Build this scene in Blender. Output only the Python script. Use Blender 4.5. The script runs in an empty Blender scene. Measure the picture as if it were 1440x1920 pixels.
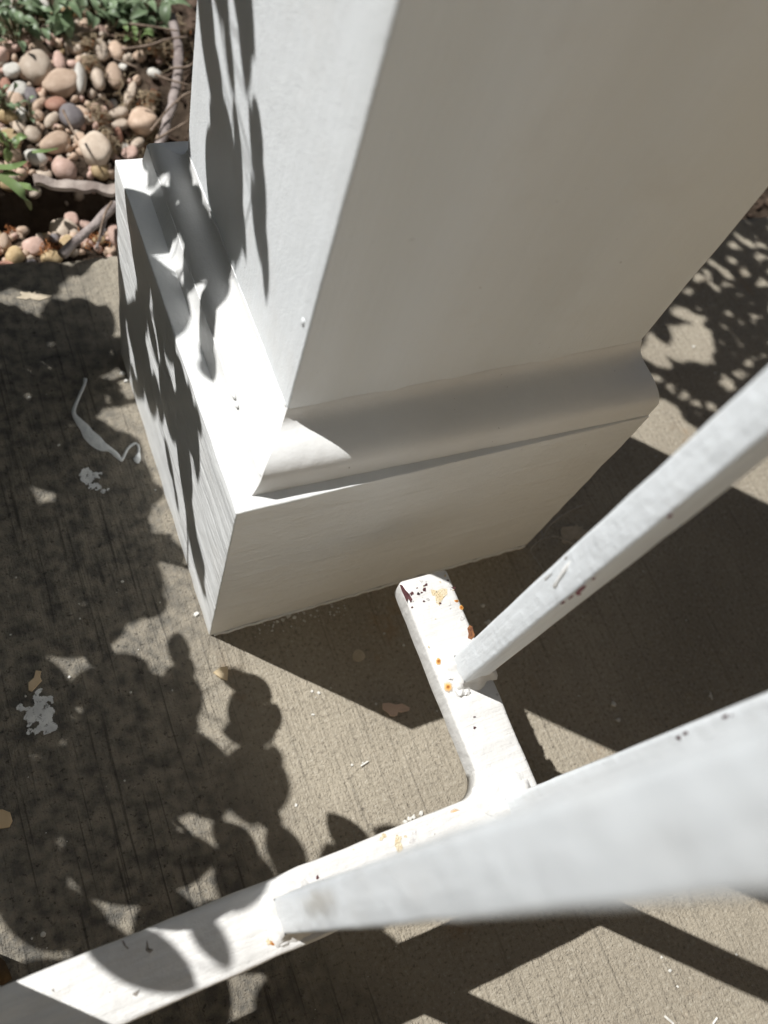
import bpy, bmesh, math, random
from mathutils import Vector, Matrix, noise, Euler
rnd = random.Random(11)
sc = bpy.context.scene

# ------------------------------------------------------------------ camera
cam_d = bpy.data.cameras.new('camera'); cam = bpy.data.objects.new('camera', cam_d)
sc.collection.objects.link(cam); sc.camera = cam
cam.location = (-0.0644, -0.1196, 0.4097)
cam.rotation_euler = (0.4671, -0.2470, -0.3778)
cam_d.sensor_fit = 'VERTICAL'; cam_d.sensor_height = 36.0
cam_d.lens = 1615.09 / 1920 * 36.0
cam_d.clip_start = 0.005; cam_d.clip_end = 500
cam_d.dof.use_dof = True; cam_d.dof.focus_distance = 0.352; cam_d.dof.aperture_fstop = 9.0
# ------------------------------------------------------------------ light
SX, SY = 0.5861, -0.5514                  # shadow offset per metre of height
SUN_EL = math.atan2(1.0, math.hypot(SX, SY)); SUN_AZ = math.atan2(-SX, -SY)
world = bpy.data.worlds.new('World'); sc.world = world; world.use_nodes = True
wn = world.node_tree; bg = wn.nodes['Background']
sky = wn.nodes.new('ShaderNodeTexSky'); sky.sky_type = 'NISHITA'; sky.sun_disc = False
sky.sun_elevation = SUN_EL; sky.sun_rotation = SUN_AZ % (2 * math.pi)
wn.links.new(sky.outputs[0], bg.inputs[0]); bg.inputs[1].default_value = 0.05
sun_d = bpy.data.lights.new('sun', 'SUN'); sun = bpy.data.objects.new('sun', sun_d)
sc.collection.objects.link(sun); sun_d.energy = 5.0; sun_d.angle = math.radians(0.48); sun_d.color = (1, 0.99, 0.965)
sun.rotation_euler = Vector((SX, SY, -1)).to_track_quat('-Z', 'Y').to_euler(); sun.location = (-3, 3, 5)
sc.view_settings.view_transform = 'Standard'; sc.view_settings.look = 'None'
sc.view_settings.exposure = 0.26; sc.view_settings.gamma = 1; sc.view_settings.use_curve_mapping = False
sc.render.engine = 'CYCLES'
sc.cycles.use_denoising = True
try: sc.cycles.denoiser = 'OPENIMAGEDENOISE'
except Exception: pass
sc.cycles.max_bounces = 8; sc.cycles.diffuse_bounces = 5

# ------------------------------------------------------------------ measured outlines (mm; pebbles and leaves in 0.1 mm)
PEBBLES = [[45,4032,98,134,-3,"cream"],[164,3883,130,94,18,"tan"],[298,3945,43,151,-11,"white"],[340,4249,68,89,-2,"cream"],[201,4111,43,77,-2,"pink"],[-106,3859,72,68,24,"white"],[-37,3807,44,72,-3,"mauve"],[-135,3747,53,57,-4,"tan"],[-125,3638,43,61,-4,"white"],[93,3694,66,71,-61,"terra"],[158,3566,84,88,22,"mauve"],[37,3570,37,68,-49,"cream"],[-8,3719,67,31,43,"tan"],[-36,3632,41,47,-4,"tan"],[-99,3465,55,73,-5,"cream"],[19,3373,106,71,27,"tan"],[-238,3418,66,81,-5,"ochre"],[-125,3278,77,53,-35,"white"],[24,3166,77,84,-6,"pink"],[238,3271,102,123,-5,"cream"],[239,3153,62,64,-20,"ochre"],[386,3184,58,73,-6,"ochre"],[469,3353,55,66,-34,"pink"],[176,3392,41,69,-5,"tan"],[546,3441,34,66,-49,"cream"],[622,3604,100,101,-67,"tan"],[491,3721,68,50,-4,"cream"],[477,3624,60,44,-4,"cream"],[442,3525,26,63,-4,"terra"],[375,3540,33,67,-4,"cream"],[291,3575,50,43,-42,"cream"],[358,3456,49,43,-34,"tan"],[409,3930,47,126,-3,"cream"],[529,3985,62,103,-3,"tan"],[607,3879,37,114,-26,"cream"],[477,3816,30,40,-3,"white"],[794,3962,51,43,-26,"white"],[485,4161,48,105,-2,"cream"],[587,4178,56,80,-2,"tan"],[-61,4241,72,44,20,"pink"],[-111,4024,58,64,-34,"white"],[-69,4333,46,46,-1,"cream"],[206,4409,37,48,-1,"tan"],[-73,2734,95,86,-7,"cream"],[-10,2852,45,51,-7,"pink"],[68,2788,35,53,29,"pink"],[-205,2673,29,49,-8,"ochre"],[-282,2559,61,68,-48,"pink"],[-396,2492,56,54,-8,"ochre"],[-203,2452,65,54,5,"ochre"],[-99,2524,50,64,-8,"ochre"],[-355,2693,45,52,-8,"tan"],[-312,2794,47,35,19,"tan"],[-442,2444,55,31,-9,"terra"],[-432,2608,34,63,-8,"tan"],[148,2710,30,50,-7,"mauve"],[-155,2605,29,32,-8,"mauve"],[-320,2442,31,23,-9,"mauve"],[-170,3935,38,48,-3,"terra"],[55,3938,29,35,-3,"terra"],[-184,3244,27,31,-6,"terra"],[508,3117,26,28,-6,"tan"],[467,3241,29,37,-5,"pink"],[245,3409,32,37,-5,"tan"],[608,4063,31,37,-2,"white"],[739,4131,46,48,-2,"tan"],[872,4116,33,38,-2,"pink"],[455,4447,42,44,-1,"tan"],[614,4444,32,39,-1,"cream"],[52,4480,33,37,-1,"tan"],[723,3762,31,36,-3,"tan"],[703,3491,27,34,-4,"tan"],[118,2424,24,56,-8,"pink"],[159,2500,18,33,-8,"tan"]]
RIBBON = [[[-22.9,157.7],[-24.0,153.9],[-28.4,146.9],[-33.3,138.5],[-33.0,131.8],[-31.6,126.2],[-31.0,121.1],[-28.3,115.6],[-24.8,111.9],[-21.1,110.5],[-18.7,106.5],[-16.0,103.2],[-13.0,106.6],[-10.7,109.6],[-7.3,111.5],[-6.4,110.4],[-7.3,106.4],[-10.1,103.3],[-9.2,100.2]],[[-20.9,156.8],[-22.6,152.9],[-27.1,145.8],[-31.3,137.9],[-29.9,133.4],[-27.1,128.7],[-25.6,124.6],[-22.9,120.3],[-21.3,116.2],[-19.1,112.9],[-16.4,108.5],[-15.7,105.7],[-14.1,107.8],[-11.4,110.9],[-7.2,113.1],[-5.0,110.8],[-5.8,105.9],[-6.6,102.0],[-8.2,100.1]]]
SPLATS = [[[-76.8,-14.6,0.0],[-75.2,-16.0,0.0],[-75.2,-16.9,0.0],[-76.8,-16.7,0.0],[-77.1,-17.3,0.0],[-75.6,-19.8,0.0],[-76.7,-19.8,0.0],[-76.7,-21.1,0.0],[-78.7,-19.0,0.0],[-78.9,-20.1,0.0],[-79.9,-18.9,0.0],[-80.6,-18.3,0.0],[-80.3,-21.8,0.0],[-81.3,-19.0,0.0],[-81.6,-22.4,0.0],[-82.2,-18.9,0.0],[-82.6,-18.6,0.0],[-83.0,-19.1,0.0],[-83.7,-20.0,0.0],[-84.1,-19.3,0.0],[-84.5,-19.0,-0.0],[-85.1,-19.1,0.0],[-85.3,-18.3,0.0],[-85.7,-17.9,0.0],[-87.8,-19.5,0.0],[-85.9,-16.7,0.0],[-88.5,-18.0,0.0],[-86.4,-15.7,0.0],[-85.3,-14.6,0.0],[-88.1,-15.2,0.0],[-87.4,-14.3,0.0],[-89.0,-13.8,0.0],[-86.4,-13.0,0.0],[-87.6,-12.3,0.0],[-87.9,-11.6,0.0],[-89.2,-10.5,0.0],[-87.7,-10.2,0.0],[-86.6,-10.1,0.0],[-86.7,-9.4,0.0],[-85.8,-9.4,0.0],[-86.0,-8.5,0.0],[-85.9,-7.6,0.0],[-86.5,-5.6,0.0],[-85.3,-6.4,0.0],[-84.8,-6.1,0.0],[-84.5,-5.3,0.0],[-84.9,-1.5,0.0],[-83.2,-6.1,0.0],[-82.8,-5.1,0.0],[-82.2,-6.3,0.0],[-81.7,-4.6,-0.0],[-81.3,-6.4,0.0],[-80.8,-6.4,0.0],[-79.6,-3.4,0.0],[-80.2,-7.6,0.0],[-79.0,-5.7,0.0],[-79.8,-8.7,0.0],[-77.8,-6.1,0.0],[-79.3,-9.2,0.0],[-76.9,-7.0,0.0],[-76.2,-7.3,0.0],[-76.6,-8.6,0.0],[-75.5,-8.7,0.0],[-77.1,-10.4,0.0],[-77.6,-11.2,0.0],[-74.6,-11.0,0.0],[-77.0,-12.2,0.0],[-76.2,-12.7,0.0],[-74.9,-13.5,0.0],[-73.6,-14.6,0.0]],[[-28.0,98.4,0.0],[-28.0,97.7,0.0],[-28.7,97.4,0.0],[-28.4,96.5,0.0],[-28.2,95.4,0.0],[-30.8,96.8,0.0],[-31.9,97.4,0.0],[-32.3,97.3,0.0],[-33.1,98.1,0.0],[-33.2,97.3,0.0],[-33.8,98.8,0.0],[-33.9,96.0,0.0],[-34.5,96.1,0.0],[-35.1,96.4,0.0],[-35.4,96.9,0.0],[-36.2,96.7,0.0],[-37.7,95.9,0.0],[-39.4,95.6,0.0],[-39.0,96.9,0.0],[-39.4,97.5,0.0],[-38.3,98.6,0.0],[-38.3,99.1,0.0],[-39.5,99.5,0.0],[-38.9,100.0,0.0],[-38.1,100.4,0.0],[-38.6,101.0,0.0],[-38.5,101.5,0.0],[-38.2,101.9,0.0],[-38.2,102.5,0.0],[-37.3,102.4,0.0],[-36.0,101.8,0.0],[-35.8,102.1,0.0],[-35.9,103.0,0.0],[-35.3,102.8,0.0],[-35.6,105.4,0.0],[-34.7,104.7,0.0],[-34.0,104.0,0.0],[-33.3,103.8,0.0],[-32.9,103.2,0.0],[-32.2,103.4,0.0],[-32.1,102.5,0.0],[-32.5,101.4,0.0],[-31.0,102.2,0.0],[-29.9,102.2,0.0],[-28.8,102.1,0.0],[-27.7,101.7,0.0],[-27.8,100.9,0.0],[-25.8,100.4,0.0],[-27.2,99.6,0.0],[-28.5,99.1,0.0]],[[-29.2,91.7,0.0],[-28.9,90.9,0.0],[-29.7,90.6,0.0],[-30.6,90.6,0.0],[-30.4,88.7,0.0],[-32.0,90.5,0.0],[-32.8,90.0,0.0],[-34.2,89.7,0.0],[-34.9,90.5,0.0],[-34.5,91.6,0.0],[-36.4,91.9,0.0],[-37.3,92.8,0.0],[-36.8,93.6,0.0],[-34.8,93.6,0.0],[-34.8,94.3,0.0],[-33.8,94.1,0.0],[-33.3,94.6,0.0],[-32.6,95.2,0.0],[-31.4,95.9,0.0],[-30.4,95.1,0.0],[-28.8,94.9,0.0],[-27.2,94.3,0.0],[-27.2,93.1,0.0],[-29.5,92.3,0.0]],[[-26.0,88.4,0.0],[-25.5,87.6,0.0],[-25.9,86.9,0.0],[-27.1,87.1,0.0],[-28.3,88.1,0.0],[-28.9,87.7,0.0],[-29.7,87.7,0.0],[-30.8,88.0,0.0],[-30.4,88.7,0.0],[-30.9,89.1,0.0],[-31.9,89.8,0.0],[-30.7,90.0,0.0],[-30.3,90.3,0.0],[-30.0,90.9,0.0],[-29.2,91.4,0.0],[-28.2,90.4,0.0],[-27.8,89.8,0.0],[-28.1,89.3,0.0],[-27.0,89.3,0.0],[-25.7,88.8,0.0]]]
CRUMBS = [[-2.1,156.8,6],[-1.8,151.3,5],[-3.0,12.2,6],[-41.9,-15.7,2.5],[-98.8,-101.3,5],[-32.2,38.4,3],[-53.9,32.7,2],[-78.0,53.7,2],[142.8,-25.8,5],[141.5,-35.7,8],[190.3,-97.4,6],[188.5,-105.7,6],[84.5,-24.6,3],[92.2,-33.5,3],[40.1,-1.5,5],[42.9,-3.2,4],[36.9,-2.6,4],[48.3,-2.4,3],[33.9,-2.8,3],[173.2,-87.3,3],[248.0,-111.6,2.5],[294.5,22.7,4],[296.1,18.4,3],[298.8,120.9,2],[370.1,102.7,4],[338.4,73.8,3],[192.4,-225.3,3],[154.8,-211.5,3],[155.8,-217.9,4],[156.2,-225.1,3],[-103.1,-101.2,2],[-65.9,-0.7,3],[-51.7,151.5,3],[-43.9,119.9,3],[-17.9,23.0,2],[45.4,-80.7,3],[50.7,-81.3,2],[14.3,-88.8,3],[35.4,-52.1,3],[38.9,-41.3,3],[41.8,-43.3,4],[67.2,-57.1,3],[-85.8,26.6,2],[-55.1,25.5,2],[230.1,-5.2,2],[374.4,79.4,3],[48.3,-42.6,2]]
STRANDS = [[[164.7,-244.9],[168.2,-243.6]],[[143.7,-232.7],[146.3,-237.2]],[[49.1,-82.5],[53.3,-81.6]],[[249.2,-109.8],[248.1,-113.8]]]
SPOTS = [[[70.8,-32.7,0.0],[70.1,-33.6,0.0],[69.3,-34.3,0.0],[68.2,-34.6,0.0],[67.2,-34.8,0.0],[66.3,-34.6,0.0],[65.2,-34.3,0.0],[64.5,-33.6,0.0],[63.9,-32.7,0.0],[63.8,-31.7,0.0],[64.3,-30.7,0.0],[64.8,-29.8,0.0],[65.5,-29.1,0.0],[66.4,-28.4,0.0],[67.5,-28.4,0.0],[68.6,-28.5,0.0],[69.5,-29.0,0.0],[70.2,-29.7,0.0],[70.4,-30.7,0.0],[70.8,-31.6,0.0]],[[225.0,-3.8,-0.0],[221.6,-4.4,0.0],[218.3,-3.8,0.0],[218.3,-5.8,0.0],[216.3,-5.5,0.0],[214.7,-4.9,0.0],[213.8,-3.9,0.0],[211.2,-5.0,0.0],[206.6,-6.0,0.0],[205.0,-4.3,0.0],[206.9,-2.1,0.0],[206.3,-0.5,0.0],[207.2,0.9,0.0],[207.7,2.5,0.0],[209.0,4.0,0.0],[211.3,4.5,0.0],[213.9,3.5,0.0],[215.8,3.8,0.0],[217.3,2.9,-0.0],[220.5,3.9,0.0],[220.4,1.7,0.0],[223.6,1.3,0.0],[221.5,-0.6,0.0],[227.3,-2.2,0.0]],[[-26.3,214.7,0.0],[-28.0,213.7,0.0],[-30.3,213.3,0.0],[-31.9,212.8,0.0],[-33.7,212.6,0.0],[-35.9,213.5,0.0],[-37.3,214.3,0.0],[-38.1,214.9,0.0],[-40.3,214.4,0.0],[-41.7,215.0,0.0],[-43.9,215.7,0.0],[-45.4,216.8,0.0],[-41.9,217.4,0.0],[-41.8,218.1,0.0],[-42.7,219.4,0.0],[-42.0,220.4,0.0],[-38.8,219.1,0.0],[-37.8,219.8,0.0],[-36.4,218.2,0.0],[-34.2,219.7,0.0],[-34.4,217.9,0.0],[-34.6,217.2,0.0],[-32.0,217.1,0.0],[-30.5,216.3,0.0]]]
FLAKES = [["pinkish tan paint flake lying in the column shadow beside the rail stub",[[69.8,-58.0,0.0],[73.3,-58.6,0.0],[76.0,-60.6,0.0],[79.4,-61.1,0.0],[82.7,-64.4,0.0],[81.7,-65.5,0.0],[77.7,-65.3,0.0],[76.2,-64.5,0.0],[75.1,-65.8,0.0],[73.4,-65.8,0.0],[71.4,-64.9,0.0],[71.1,-63.4,0.0],[68.9,-60.7,0.0]],"pinkflake"],["small cream paint chip standing up in the sun beside a leaf shadow",[[-4.1,-18.7,0.0],[-0.0,-17.3,0.0],[3.5,-17.8,0.0],[3.0,-20.4,0.0],[1.6,-24.1,0.0],[-1.5,-22.0,0.0]],"creamflake"],["ragged tan paint flake just above the white paint splat",[[-83.2,1.8,0.0],[-80.4,3.4,0.0],[-78.8,6.5,-0.0],[-76.7,5.4,0.0],[-77.7,3.1,0.0],[-77.4,0.9,0.0],[-80.4,-1.2,0.0],[-82.5,-2.6,0.0],[-83.7,-1.7,0.0]],"tanflake"],["tan paint flake at the left edge of the photo near the rail",[[-107.3,-47.6,0.0],[-103.9,-48.4,0.0],[-101.2,-50.7,0.0],[-101.0,-54.4,0.0],[-102.7,-56.5,0.0],[-106.0,-55.8,0.0],[-108.5,-53.9,0.0]],"tanflake"]]
LEAFLITTER = [[-121.3,-102.2,0.0],[-116.4,-102.1,0.0],[-114.0,-105.5,-0.0],[-113.2,-109.1,0.0],[-112.7,-112.5,0.0],[-115.7,-113.6,0.0],[-121.3,-112.5,0.0]]
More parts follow.
